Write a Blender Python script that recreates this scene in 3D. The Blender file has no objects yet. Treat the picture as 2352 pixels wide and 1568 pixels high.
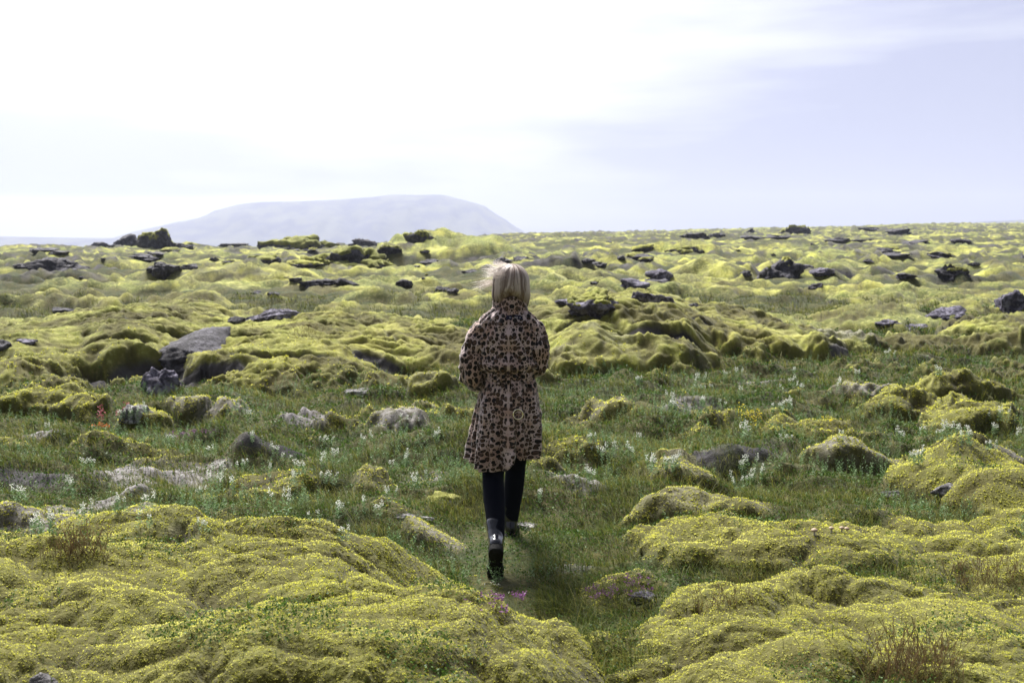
import bpy, math, random
import numpy as np
from mathutils import Vector, noise as mnoise
random.seed(7)
R = math.radians
sc = bpy.context.scene
col = sc.collection
# ------------------------------------------------------------------ camera
CZ = 1.75
PITCH = R(5.72)
cam = bpy.data.cameras.new('camera'); camo = bpy.data.objects.new('camera', cam); col.objects.link(camo)
cam.lens = 35; cam.sensor_width = 36; cam.clip_start = 0.05; cam.clip_end = 40000
camo.location = (0, 0, CZ); camo.rotation_euler = (R(90) - PITCH, 0, 0)
cam.dof.use_dof = True; cam.dof.focus_distance = 5.4; cam.dof.aperture_fstop = 4.5
sc.camera = camo
# ------------------------------------------------------------------ world, sun, exposure
SUN_EL, SUN_AZ = R(52), R(-22)          # azimuth from +Y, negative = left of the view
sdir = Vector((math.sin(SUN_AZ)*math.cos(SUN_EL), math.cos(SUN_AZ)*math.cos(SUN_EL), math.sin(SUN_EL)))
w = bpy.data.worlds.new('World'); sc.world = w; w.use_nodes = True
NT = w.node_tree; N = NT.nodes; L = NT.links; N.clear()
def mth(op, a, b=None, c=None, nt=None):
    nt = nt or NT
    n = nt.nodes.new('ShaderNodeMath'); n.operation = op
    for i, v in enumerate((a, b, c)):
        if v is None: continue
        if isinstance(v, (int, float)): n.inputs[i].default_value = v
        else: nt.links.new(v, n.inputs[i])
    return n.outputs[0]
def mrange(v, a, b, c=0., d=1., nt=None, smooth=True):
    nt = nt or NT
    n = nt.nodes.new('ShaderNodeMapRange')
    if smooth: n.interpolation_type = 'SMOOTHSTEP'
    nt.links.new(v, n.inputs[0])
    for i, x in enumerate((a, b, c, d)): n.inputs[i+1].default_value = x
    return n.outputs[0]
def mixc(f, a, b, nt=None, mode='MIX'):
    nt = nt or NT
    n = nt.nodes.new('ShaderNodeMix'); n.data_type = 'RGBA'; n.blend_type = mode
    for s, v in ((0, f), (6, a), (7, b)):
        if isinstance(v, (int, float)): n.inputs[s].default_value = v
        elif isinstance(v, tuple): n.inputs[s].default_value = (*v, 1) if len(v) == 3 else v
        else: nt.links.new(v, n.inputs[s])
    return n.outputs[2]
tc = N.new('ShaderNodeTexCoord'); sep = N.new('ShaderNodeSeparateXYZ'); L.new(tc.outputs['Generated'], sep.inputs[0])
X, Y, Z = sep.outputs
def nz(scale, sx, sy, sz, detail=5, rough=.55, off=0):
    mp = N.new('ShaderNodeMapping'); mp.inputs['Scale'].default_value = (sx, sy, sz); mp.inputs['Location'].default_value = (off, off*.7, off*.3)
    L.new(tc.outputs['Generated'], mp.inputs[0])
    t = N.new('ShaderNodeTexNoise'); t.inputs['Scale'].default_value = scale; t.inputs['Detail'].default_value = detail; t.inputs['Roughness'].default_value = rough
    L.new(mp.outputs[0], t.inputs[0]); return t.outputs[0]
n1 = nz(2.2, 1, 1, 3.2, 5, .5, 1.3); n2 = nz(5, .8, .8, 7, 5, .5, 4.1)
cloud = mth('ADD', mth('MULTIPLY', mth('SUBTRACT', n1, .5), 2.6), mth('MULTIPLY', mth('SUBTRACT', n2, .5), 1.9))
right = mth('MULTIPLY', mrange(X, .02, .45), mrange(Z, .5, .12, .25, 1.))
left = mth('MULTIPLY', mrange(mth('MULTIPLY', X, -1), .1, .5), mrange(Z, .42, .12, .25, .75))
low = mrange(Z, .20, .03, 0, .7)
gl = mth('MULTIPLY', mrange(mth('MULTIPLY', X, -1), .13, .24), mth('MULTIPLY', mrange(Z, .048, .037), mrange(Z, -.01, .008)))  # bright gap under the cloud, left
msk = mth('ADD', mth('ADD', mth('ADD', mth('MULTIPLY', right, 1.1), mth('MULTIPLY', left, 1.0)), low), cloud)
msk = mth('SUBTRACT', msk, mth('MULTIPLY', gl, 1.6))
msk = mth('ADD', msk, .10)
cl = N.new('ShaderNodeClamp'); L.new(msk, cl.inputs[0])
ccol = mixc(cl.outputs[0], (.655, .66, .685), (.36, .37, .505))
dotn = N.new('ShaderNodeVectorMath'); dotn.operation = 'DOT_PRODUCT'; L.new(tc.outputs['Generated'], dotn.inputs[0]); dotn.inputs[1].default_value = sdir
glow = mrange(dotn.outputs['Value'], .55, 1., 0, .9)
ccol = mixc(1., ccol, mixc(glow, (0, 0, 0), (1.0, .98, .94)), mode='ADD')
back = mth('MULTIPLY', mth('MULTIPLY', mrange(Y, .35, -.35, 1., .24), mrange(Z, .42, .8, 1., .75)), mrange(mth('MULTIPLY', X, mrange(Y, .3, -.2)), -.7, .7, 1.45, .6))          # unseen sky dimmed behind and overhead, brighter at left, to deepen the shading
ccol = mixc(1., ccol, mixc(back, (0, 0, 0), (1, 1, 1)), mode='MULTIPLY')
sky = N.new('ShaderNodeTexSky'); sky.sky_type = 'NISHITA'; sky.sun_disc = False
sky.sun_elevation = SUN_EL; sky.sun_rotation = SUN_AZ
b1 = N.new('ShaderNodeBackground'); b1.inputs[1].default_value = .05; L.new(sky.outputs[0], b1.inputs[0])
b2 = N.new('ShaderNodeBackground'); b2.inputs[1].default_value = .55; L.new(ccol, b2.inputs[0])
mx = N.new('ShaderNodeMixShader'); mx.inputs[0].default_value = .9; L.new(b1.outputs[0], mx.inputs[1]); L.new(b2.outputs[0], mx.inputs[2])
wo = N.new('ShaderNodeOutputWorld'); L.new(mx.outputs[0], wo.inputs[0])
sl = bpy.data.lights.new('sun', 'SUN'); sl.energy = 5.0; sl.angle = R(22); sl.color = (1, .965, .9)
so = bpy.data.objects.new('sun', sl); col.objects.link(so); so.rotation_euler = sdir.to_track_quat('Z', 'Y').to_euler()
sc.view_settings.view_transform = 'Standard'; sc.view_settings.look = 'None'; sc.view_settings.gamma = 1
sc.view_settings.exposure = 1.5
sc.render.engine = 'CYCLES'
sc.cycles.max_bounces = 5; sc.cycles.diffuse_bounces = 2; sc.cycles.glossy_bounces = 2; sc.cycles.transmission_bounces = 2; sc.cycles.volume_bounces = 0
sc.cycles.use_denoising = True
# ------------------------------------------------------------------ helpers
def ray(u, v):                      # photo pixel (2352 wide) -> unit-depth direction
    a, b = (u-1176)/2286, (784-v)/2286
    c, s = math.cos(PITCH), math.sin(PITCH)
    return np.array((a, c + b*s, -s + b*c))
def at(u, v, y):
    d = ray(u, v); t = y/d[1]
    return np.array((d[0]*t, y, CZ + d[2]*t))
def hsh(ix, iy, seed):
    h = (ix.astype(np.int64)*374761393 + iy.astype(np.int64)*668265263 + seed*974634777) & 0xffffffff
    h = ((h ^ (h >> 13))*1274126177) & 0xffffffff
    return h ^ (h >> 16)
_ga = np.linspace(0, 2*np.pi, 257)[:256]; GX, GY = np.cos(_ga), np.sin(_ga)
def perlin(x, y, seed=0):
    ix = np.floor(x); iy = np.floor(y); fx = x-ix; fy = y-iy; ix = ix.astype(np.int64); iy = iy.astype(np.int64)
    ux = fx*fx*fx*(fx*(fx*6-15)+10); uy = fy*fy*fy*(fy*(fy*6-15)+10)
    def g(a, b):
        k = hsh(ix+a, iy+b, seed) & 255
        return GX[k]*(fx-a) + GY[k]*(fy-b)
    a = g(0, 0); b = g(1, 0); c = g(0, 1); d = g(1, 1)
    t = a + ux*(b-a); return (t + uy*((c + ux*(d-c)) - t))*1.5
def fbm(x, y, seed, o=3):
    s = 0; a = 1.; t = 0
    for i in range(o):
        s = s + a*perlin(x*2**i, y*2**i, seed+i); t += a; a *= .5
    return s/t
def cushion(x, y, seed):            # rounded pillows with creases between them
    ix = np.floor(x).astype(np.int64); iy = np.floor(y).astype(np.int64)
    f1 = np.full(x.shape, 9.)
    for a in (-1, 0, 1):
        for b in (-1, 0, 1):
            k = hsh(ix+a, iy+b, seed)
            px = ix+a + (k & 1023)/1023.; py = iy+b + ((k >> 10) & 1023)/1023.
            f1 = np.minimum(f1, (x-px)**2 + (y-py)**2)
    return 1 - np.clip(f1, 0, 1.1)
def plates(x, y, seed):             # 1 on flat moss slabs, falling to 0 in the cracks between them
    ix = np.floor(x).astype(np.int64); iy = np.floor(y).astype(np.int64)
    f1 = np.full(x.shape, 9.); f2 = f1.copy()
    for a in (-1, 0, 1):
        for b in (-1, 0, 1):
            k = hsh(ix+a, iy+b, seed)
            d = np.sqrt((x-ix-a-(k & 1023)/1023.)**2 + (y-iy-b-((k >> 10) & 1023)/1023.)**2)
            f2 = np.minimum(f2, np.maximum(f1, d)); f1 = np.minimum(f1, d)
    return np.clip((f2-f1)*2.6, 0, 1)**.6
def sstep(a, b, x):
    t = np.clip((x-a)/(b-a), 0, 1); return t*t*(3-2*t)
def masked(fade, fn, *arr):
    out = np.zeros(fade.shape); m = fade > .01
    if m.any(): out[m] = fn(*[q[m] for q in arr])*fade[m]
    return out
# ------------------------------------------------------------------ terrain
PY_ = [0, 14, 30, 60, 100, 160, 400, 700, 1500, 9500]
PL = [0, .02, .25, .58, .80, .4, -5, -10, -14, -16]
PC = [0, .02, .25, .8, 1.45, 2.4, 5.4, 6.2, -8, -16]
PR = [0, .02, .25, .85, 1.7, 3.1, 8.6, 14, 10, -16]
PX = [-3, -.2, .08, .5, 3]
def base(x, y):
    r = np.hypot(x, y); yy = np.where(y > 0, np.maximum(y, r*.5), r*.5)
    s = x/np.maximum(yy, 1.)
    a, b, c = (np.interp(yy, PY_, p) for p in (PL, PC, PR))
    t1 = sstep(-.28, .06, s); t2 = sstep(.06, .5, s)
    return a + (b-a)*t1 + (c-b)*t2
MO = []                             # x, y, h, rx, ry, rot, power, moss, grey
def mw(x, y, h, rx, ry, rot=0, k=2.5, moss=1., grey=0.): MO.append((x, y, h, rx, ry, rot, k, moss, grey))
def mp(u, vc, yc, hw, ry, rot=0, k=2.5, moss=1., grey=0.):
    p = at(u, vc, yc); b = float(base(np.array([p[0]]), np.array([p[1]]))[0])
    mw(p[0], p[1], max(p[2]-b-(.13 if 11 < yc < 32 and ry > .45 else 0), .03), hw*yc/2286, ry, rot, k, moss, grey)
def ml(u, vc, vb, wd, moss, grey, k=2.5):
    yf = CZ*2286/(vb-555); wd = wd*1.2; rx = wd/2*yf/2286; ry = max(rx*.75, .12); yc = yf + ry*.9
    rx = max(rx*(1.15 if moss > .15 or grey > .4 else 1.35), .26); mp(u, vc, yc, rx*2286/yc, max(ry, .24), random.uniform(-.4, .4), k, moss, grey)
    MO[-1] = MO[-1][:2] + (min(MO[-1][2]*.64, .4*rx),) + MO[-1][3:]
# foreground cushions
mw(-1.40, 3.75, .27, 1.62, 1.55, 0, 3.5, 1.2); mw(-1.75, 4.75, .30, .75, .5, .2, 2.4, 1.1, .15); mw(-2.3, 3.9, .36, .8, .7, 0, 2.2, 1.)
mw(-.55, 3.6, .24, .75, .8, .5, 2.4, 1.1); mw(-1.05, 4.9, .26, .8, .38, -.2, 2.4, 1.1)
mw(1.45, 3.62, .11, 1.15, 1.05, 0, 3., 1.1); mw(.98, 4.35, .10, .38, .3, .3, 2.4, 1.1); mw(1.5, 4.5, .12, .5, .3, -.2, 2.4, 1.1); mw(1.2, 3.5, .14, .5, .5, 0, 2.4, 1.)
mw(1.3, 5.35, .08, .75, .5, -.3, 2.2, .6); mw(1.2, 6.1, .07, .55, .3, .2, 2.2, .7, .2); mw(1.75, 4.95, .05, .8, .35, .2, 2.2, .2)
mw(3.2, 6.3, .17, .5, .95, .1, 2.4, 1.); mw(2.9, 5.2, .06, .8, .6, 0, 2.2, .4)
mw(-.40, 5.62, .10, .24, .2, 0, 2.4, .7, .5); mw(.3, 5.3, .06, .2, .15, .2, 2.4, .3, .6); mw(-2.6, 5.5, .14, .9, .3, .15, 2.3, .6, .6)
for a in [(995,888,928,90,1,.2),(970,925,960,80,.8,.4),(920,975,1012,75,.4,.8),(700,975,1014,130,.1,1),(505,932,988,170,.3,.6),(440,952,980,60,.8,.5),
          (580,1020,1085,80,0,.15),(690,1038,1092,150,0,.05),(440,1064,1128,200,.1,1),(300,1085,1140,150,.1,1),(80,1073,1150,230,0,.05),(75,1012,1045,125,.1,1),
          (290,1160,1215,210,.35,1),(1680,1014,1102,250,.1,.3),(1970,1033,1118,220,.8,.5),(2200,898,952,170,1.1,0),(2020,912,938,180,.5,.7),
          (1515,962,990,90,0,.2),(1590,946,975,150,.3,.7),(1330,1096,1142,64,0,.8),(2250,1060,1122,230,.6,.5),(1850,1018,1045,170,1,.1),
          (2080,958,990,220,1,0),(1400,953,987,110,.9,.3),(1390,838,872,110,1.,.3),(1270,838,885,130,1,.2),(1130,1062,1090,110,.3,.5),(1745,880,900,110,.2,.8),
          (1930,790,825,130,.5,.5),(2290,795,830,120,1.1,0),(2220,985,1010,200,1,0),(330,975,1005,130,.9,.2),(130,935,985,250,1.2,0),(330,940,962,80,.2,.8),
          (590,1140,1175,170,.8,.1),(1000,1095,1130,90,0,.7),(1200,1075,1100,80,0,.5),(1560,1120,1150,120,.7,.3),(770,1090,1112,120,.4,.3),(850,1140,1165,140,.5,.2)]:
    ml(*a)
# the bigger moss mounds of the middle distance
mp(330, 728, 15.2, 290, 3.1, .1, 3.0, 1.3); mp(90, 765, 13.8, 260, 2.6, .2, 2.6, 1.2); mp(290, 775, 12.8, 160, 1.3, -.25, 2.4, 1.1); mp(470, 722, 17.5, 170, 2., 0, 2.6, 1.2)
mp(700, 760, 14.3, 320, 2.9, -.1, 3.0, 1.3); mp(900, 772, 14.5, 240, 2.2, -.15, 2.6, 1.2); mp(560, 812, 12.7, 170, 1.2, -.3, 2.4, 1.1); mp(480, 850, 12., 90, .6, 0, 2.2, 1.); mp(700, 815, 12.6, 220, 1.1, .1, 2.3, 1.1)
mp(1420, 697, 15.6, 250, 2.8, -.05, 2.8, 1.3); mp(1640, 726, 15.6, 260, 2.0, -.25, 2.6, 1.2); mp(1330, 730, 14.6, 180, 2.2, .1, 2.5, 1.1); mp(1460, 770, 13.4, 200, 1., 0, 2.3, 1.1); mp(1250, 790, 13.4, 120, 1., 0, 2.3, 1.1)
mp(1760, 768, 14.6, 120, .8, .1, 2.5, 1.2); mp(1680, 785, 14., 100, .6, .1, 2.4, 1.1)
mp(2060, 679, 26, 260, 1.5, -.04, 4., 1.3); mp(2000, 724, 19, 190, 1.7, .05, 3., 1.2); mp(2230, 700, 20, 210, 2.0, -.1, 3., 1.2); mp(2300, 745, 16.5, 180, 1.2, -.1, 3., 1.2)
mp(1625, 616, 34, 98, 2.0, .1, 3., 1.3); mp(1560, 640, 31, 110, 1.6, -.1, 2.5, 1.1); mp(1850, 617, 37, 150, 2., -.1, 2.8, 1.2); mp(1790, 630, 36, 90, 1.6, 0, 2.6, 1.2)
mp(1010, 533, 58, 150, 5.0, 0, 1.6, 1.2); mp(1090, 552, 56, 150, 4, -.1, 1.7, 1.2); mp(930, 556, 55, 110, 3., .1, 1.7, 1.1)
mp(560, 640, 34, 220, 2.2, 0, 3., 1.1); mp(760, 652, 29, 170, 2.0, 0, 2.8, 1.2); mp(420, 690, 22, 200, 1.6, 0, 2.8, 1.1); mp(850, 700, 22, 220, 1.8, 0, 3., 1.1)
mp(1290, 635, 34, 130, 1.6, 0, 3., 1.1); mp(1320, 612, 42, 170, 2., 0, 3., 1.1); mp(2310, 628, 33, 90, 2., 0, 2.6, 1.2); mp(1600, 562, 62, 130, 2.2, 0, 3., 1.1); mp(1950, 600, 44, 120, 2., 0, 3., 1.1)
mp(130, 690, 24, 180, 1.6, 0, 2.8, 1.1); mp(100, 600, 48, 130, 2.4, 0, 2.5, .8); mp(1000, 660, 27, 110, 1.5, 0, 2.8, 1.1)
MO = np.array(MO)
CL = []                              # clefts under the mound lips: ground lowered, their shade painted dark
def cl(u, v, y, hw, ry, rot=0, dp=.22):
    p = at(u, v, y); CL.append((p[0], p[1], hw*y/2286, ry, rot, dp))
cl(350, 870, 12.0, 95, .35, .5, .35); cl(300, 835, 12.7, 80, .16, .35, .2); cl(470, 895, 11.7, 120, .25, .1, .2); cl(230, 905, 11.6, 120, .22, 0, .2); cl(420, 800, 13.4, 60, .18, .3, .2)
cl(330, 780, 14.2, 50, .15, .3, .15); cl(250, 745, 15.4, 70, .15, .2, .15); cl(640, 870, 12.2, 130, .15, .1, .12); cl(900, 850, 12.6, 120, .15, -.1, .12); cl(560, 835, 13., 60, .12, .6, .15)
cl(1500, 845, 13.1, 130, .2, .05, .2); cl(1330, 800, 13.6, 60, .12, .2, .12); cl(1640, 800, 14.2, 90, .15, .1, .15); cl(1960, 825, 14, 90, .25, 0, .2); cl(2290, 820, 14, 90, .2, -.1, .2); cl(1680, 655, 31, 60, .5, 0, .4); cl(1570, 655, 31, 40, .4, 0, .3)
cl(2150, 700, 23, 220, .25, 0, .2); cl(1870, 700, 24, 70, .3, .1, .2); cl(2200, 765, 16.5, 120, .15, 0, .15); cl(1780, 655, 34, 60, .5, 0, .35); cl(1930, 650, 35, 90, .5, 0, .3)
FEET = [(-.09, 5.13), (-.005, 5.95)]
def terrain(x, y, dr):
    """height and the masks of moss, grey lichen and dark ground (peaty soil, lava, painted cleft shade) at points (x, y); detail finer than dr is left out"""
    h = base(x, y); r = np.hypot(x, y)
    def fd(sc_): return np.clip(sc_/(3.2*dr) - .6, 0, 1)
    wx = perlin(x/.9, y/.9, 11)*.16 + masked(sstep(60, 40, r), lambda a, b: perlin(a/.3, b/.3, 12)*.06, x, y)
    wy = perlin(x/.9, y/.9, 13)*.16 + masked(sstep(60, 40, r), lambda a, b: perlin(a/.3, b/.3, 14)*.06, x, y)
    wX = perlin(x/2.6, y/2.6, 15)*.75 + perlin(x/1.2, y/1.2, 16)*.3; wY = perlin(x/2.6, y/2.6, 17)*.75 + perlin(x/1.2, y/1.2, 18)*.3
    lm = (perlin(x/1.1, y/.8, 19)*.30 + perlin(x/.45, y/.4, 20)*.16)*np.interp(r, [10, 12, 19, 26], [1, .5, .5, 1])
    hp = np.zeros(x.shape); mm = np.zeros(x.shape); pk = np.zeros(x.shape); gg = np.zeros(x.shape); mx = np.zeros(x.shape)
    for (cx, cy, hh, rx, ry, rot, k, mo, gr) in MO:
        R_ = 1.25*max(rx, ry) + .3
        i = np.nonzero((np.abs(x-cx) < R_) & (np.abs(y-cy) < R_))[0]
        if not len(i): continue
        s_ = min(1.5, 1.3*min(rx, ry)/.35)
        s2 = min(1., max(0, max(rx, ry)-.5)/1.6); dx = x[i]+wx[i]*s_+wX[i]*s2-cx; dy = y[i]+wy[i]*s_+wY[i]*s2-cy; c, s = math.cos(rot), math.sin(rot)
        q = np.sqrt(((dx*c+dy*s)/rx)**2 + ((dy*c-dx*s)/ry)**2)
        dk_ = mo <= .15 and gr < .5
        pf = np.clip(1-q**(k if max(rx, ry) > .8 else 2.4 if dk_ else 2.), 0, 1)**(.9 if dk_ else 1.25 if max(rx, ry) < .8 else .9 if cy < 24 else 1.2 if cy < 45 else 1.5)*(1 + lm[i]*np.clip(q*1.5, .15, 1))
        hp[i] += (hh*pf)**4; f = np.clip(pf*1.6, 0, 1)
        mm[i] = np.maximum(mm[i], f*mo); gg[i] = np.maximum(gg[i], f*gr); mx[i] = np.maximum(mx[i], f)
        if mo <= .15 and gr < .5: pk[i] = np.maximum(pk[i], f*sstep(.05, -.45, dy/ry)*1.3)
    hm = hp**.25
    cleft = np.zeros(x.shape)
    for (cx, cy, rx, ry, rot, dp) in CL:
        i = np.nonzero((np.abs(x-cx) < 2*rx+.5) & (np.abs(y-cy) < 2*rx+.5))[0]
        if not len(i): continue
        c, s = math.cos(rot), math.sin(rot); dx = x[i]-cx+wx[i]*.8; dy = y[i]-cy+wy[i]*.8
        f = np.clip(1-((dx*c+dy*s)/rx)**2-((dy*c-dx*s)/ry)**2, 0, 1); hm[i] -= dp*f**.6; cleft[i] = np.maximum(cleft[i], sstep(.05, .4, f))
    # rolling lava swells of the plain
    A = np.interp(r, [0, 12, 20, 30, 60, 120, 300, 900], [0, .04, .2, .38, .7, 1.1, 2.0, 3.])
    sw = (1-np.abs(perlin(x/11, y/6, 21))*2.1)*.5 + .6*(1-np.abs(perlin(x/4.2, y/2.6, 23))*2)*.5*sstep(400, 60, r)
    sw = sw - .45
    big = fbm(x/40, y/26, 25, 2)*np.interp(r, [0, 40, 120, 400, 1500], [0, .1, .5, 1.6, 3])
    h = h + hm + A*sw + big
    # belt of grass between the foreground and the mounds
    s = x/np.maximum(y, 1)
    up = np.interp(s, [-.6, -.25, -.05, .06, .2, .5], [10.8, 11.6, 11.8, 12.6, 13.5, 14.8])
    lo = np.interp(s, [-.6, -.3, 0, .1, .3, .5], [5.4, 5.5, 5.0, 5.0, 5.6, 5.9])
    nb = perlin(x/1.6, y/1.2, 31); nc = perlin(x/.5, y/.42, 32)
    belt = sstep(-.5, .4, y-lo + nb*.6)*sstep(1.6, -.6, y-up + nb*.8)
    zone = .42 - .57*belt - .30*sstep(6.5, 4.5, y)*(belt < .5)
    gn_ = fbm(x/7, y/3.2, 33, 3); green = sstep(-.05, .3, -sw*.5 + .25*nb + gn_*1.3 + .12)*sstep(15, 20, r)*np.interp(r, [16, 60, 250, 500], [1.2, 1.1, .8, .2])
    gnoise = masked(fd(.15), lambda a, b: fbm(a/.22, b/.18, 34, 3), x, y)
    z = zone + mm*1.1 - green*1.2 - .25*(mx-mm).clip(0, 1) + nb*.36 + nc*.42 + .3*gnoise
    moss = sstep(-.05, .4, z)
    grey = np.clip(gg*sstep(.15, .5, gg + nc*.5 + .15), 0, 1)
    # moss pillows; each octave fades out where the mesh is too coarse to carry it
    qx = x + perlin(x/.5, y/.5, 41)*.16; qy = y + perlin(x/.5, y/.5, 42)*.16
    c1 = masked(fd(1.1), lambda a, b: cushion(a/1.1, b/.85, 51), qx, qy)
    c2 = masked(fd(.38), lambda a, b: cushion(a/.38, b/.3, 52), qx, qy)
    c3 = masked(fd(.14), lambda a, b: cushion(a/.14, b/.13, 53), qx, qy)
    c4 = masked(fd(.05), lambda a, b: cushion(a/.05, b/.05, 54), qx, qy)
    p5 = masked(fd(.02), lambda a, b: perlin(a/.02, b/.02, 55), x, y)
    gm = .35 + .65*moss
    amp = np.where(y < 7, .62, 1.)
    c0 = masked(fd(3.5)*sstep(11, 20, r), lambda a, b: cushion(a/3.6, b/2.2, 50), qx + perlin(x/2.5, y/1.5, 43)*1.1, qy + perlin(x/2.5, y/1.5, 44)*.8)
    w1x = x + fbm(x/1.3, y/.9, 48, 3)*1.0; w1y = y + fbm(x/1.3, y/.9, 58, 3)*.7
    k1 = fd(2.2)*sstep(10, 14, r); pl = masked(k1, lambda a, b: plates(a/2.6, b/1.5, 73), w1x, w1y); k2 = fd(.7)*sstep(1, 3, r); pm = masked(k2, lambda a, b: plates(a/.75, b/.5, 74), x + .3*(w1x-x), y + .3*(w1y-y))
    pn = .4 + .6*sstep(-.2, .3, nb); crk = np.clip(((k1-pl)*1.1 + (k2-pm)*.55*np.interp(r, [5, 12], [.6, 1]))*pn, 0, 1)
    rf = masked(fd(1.3)*sstep(14, 22, r), lambda a, b: fbm(a/1.5, b/.9, 45, 3), x, y)*.38
    lf = fbm(x/3.2, y/1.5, 46, 4)*1.2 + .25*perlin(x/9, y/6, 47); lava = sstep(.30, .42, lf)*sstep(26, 40, r)*np.interp(r, [20, 150, 500, 900], [.9, 1, .8, 0])
    det = (.16*c1*amp*np.interp(r, [3, 8, 15, 50], [.5, .65, .45, .8]) + .10*c2*amp*np.interp(r, [8, 12, 19, 26], [1, .6, .6, 1]) + .042*c3 + .015*c4 + .005*p5 + .05*masked(fd(.5), lambda a, b: fbm(a/.5, b/.4, 65, 4), qx, qy))*gm + c0*.15*np.interp(r, [14, 40, 150], [.5, 1, 1.6]) + rf*np.interp(r, [14, 40, 120], [.6, 1, 1.8])*(1 + .7*lava) + .16*sstep(.2, .38, lf)*sstep(22, 34, r)*np.interp(r, [20, 60, 200], [.7, 1.2, 2])
    st_ = masked(fd(.45)*sstep(7, 11, r), lambda a, b: 1-np.abs(fbm((a+.5*b)/.55, (b-.3*a)/.24, 66, 4))*2.6, qx, qy)
    det = det + .075*st_*moss*(.5 + .5*sstep(-.3, .3, nb))
    rug = masked(fd(.9), lambda a, b: fbm(a/.9, b/.7, 63, 2), x, y)*.20*belt + masked(fd(.25), lambda a, b: fbm(a/.25, b/.22, 61, 3), x, y)*.075*(1-moss)
    det = det + (pl*.26*np.interp(r, [12, 40, 120], [.2, .5, .9]) + pm*.085*np.interp(r, [4, 12, 19, 25], [.45, .5, .5, 1.]))*pn*gm
    h = h + (det-.05*gm + rug)*np.where(r < 3, .8, 1)
    wf = sstep(.75, .15, np.abs(x+.05))*sstep(.6, .1, np.abs(y-5.3)-.75)
    h = h*(1-wf) + (h*.10-.035)*wf
    peat_shade = np.clip(pk, 0, 1)*sstep(-.5, .25, nc + .3)
    peat_shade = np.maximum(np.maximum(peat_shade, lava*sstep(-.35, .2, nc + .2)), cleft); crease = np.clip(crk*.9 + .75*sstep(.42, .0, st_)*fd(.45)*sstep(8, 11, r)*sstep(-.35, .25, nb) + fd(.38)*(1-c2)*.75 + fd(.14)*(1-c3)*.75 + fd(.05)*(1-c4)*.3 + fd(1.1)*(1-c1)*.25 + fd(3.5)*sstep(.45, .95, 1-c0 + .35*nb)*sstep(11, 20, r)*.75 - .12, 0, 1)  # one mask: bare soil, dark lava, and shade painted into the clefts
    return h, moss, grey, peat_shade, crease
def dr_at(x, y):
    r = np.hypot(x, y); return np.maximum(r*.0009, 1./(1500/r**2 + 110/r + 22*sstep(9.5, 10.5, r)*sstep(19, 17.5, r)))*.8
RR = []; q = .9
while q < 4250:
    RR.append(q); q += 1./((1500/q**2) + 110/q + (22 if 10 < q < 18 else 0)) if q > 2.4 else .05
RR = np.array(RR)
a1 = np.linspace(-R(29.5), R(29.5), 1250); a2 = np.linspace(R(29.5), R(60), 90)[1:]; a3 = np.linspace(R(60), R(300), 90)[1:-1]; a4 = np.linspace(R(300), R(330.5), 90)[:-1]
AA = np.concatenate([a1, a2, a3, a4])
def mesh_np(name, co, quads=None, tris=None, attrs=None, smooth=True, colors=None):
    me = bpy.data.meshes.new(name)
    nq = 0 if quads is None else len(quads); nt = 0 if tris is None else len(tris)
    me.vertices.add(len(co)); me.vertices.foreach_set('co', np.ascontiguousarray(co, np.float32).ravel())
    idx = np.concatenate(([np.asarray(quads).ravel()] if nq else []) + ([np.asarray(tris).ravel()] if nt else [])).astype(np.int32)
    me.loops.add(len(idx)); me.loops.foreach_set('vertex_index', idx)
    st = np.concatenate([np.arange(nq)*4, nq*4 + np.arange(nt)*3]).astype(np.int32)
    me.polygons.add(nq+nt); me.polygons.foreach_set('loop_start', st)
    if smooth: me.polygons.foreach_set('use_smooth', np.ones(nq+nt, bool))
    me.update(calc_edges=True)
    for k, v in (attrs or {}).items():
        if v.ndim == 2:
            a = me.attributes.new(k, 'FLOAT_VECTOR', 'POINT'); a.data.foreach_set('vector', np.ascontiguousarray(v, np.float32).ravel())
        else:
            a = me.attributes.new(k, 'FLOAT', 'POINT'); a.data.foreach_set('value', np.ascontiguousarray(v, np.float32))
    return me
def link(name, me, mat, parent=None):
    o = bpy.data.objects.new(name, me); col.objects.link(o)
    if mat is not None: me.materials.clear(); me.materials.append(mat)
    if parent: o.parent = parent
    return o
def tag(o, label=None, cat=None, group=None, kind=None):
    if label: o['label'] = label
    if cat: o['category'] = cat
    if group: o['group'] = group
    if kind: o['kind'] = kind
    return o
# ------------------------------------------------------------------ materials
def newmat(name):
    m = bpy.data.materials.new(name); m.use_nodes = True; nt = m.node_tree
    return m, nt, nt.nodes['Principled BSDF']
def attr(nt, name, vec=False):
    n = nt.nodes.new('ShaderNodeAttribute'); n.attribute_name = name; return n.outputs['Vector' if vec else 'Fac']
def tnoise(nt, scale, detail=4, rough=.55, vec=None):
    t = nt.nodes.new('ShaderNodeTexNoise'); t.inputs['Scale'].default_value = scale; t.inputs['Detail'].default_value = detail; t.inputs['Roughness'].default_value = rough
    if vec is None:
        g = nt.nodes.new('ShaderNodeNewGeometry'); vec = g.outputs['Position']
    nt.links.new(vec, t.inputs['Vector']); return t.outputs[0]
def setb(nt, b, colr, rough=.95, spec=.1):
    if isinstance(colr, tuple): b.inputs['Base Color'].default_value = (*colr, 1)
    else: nt.links.new(colr, b.inputs['Base Color'])
    b.inputs['Roughness'].default_value = rough; b.inputs['Specular IOR Level'].default_value = spec
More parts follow.
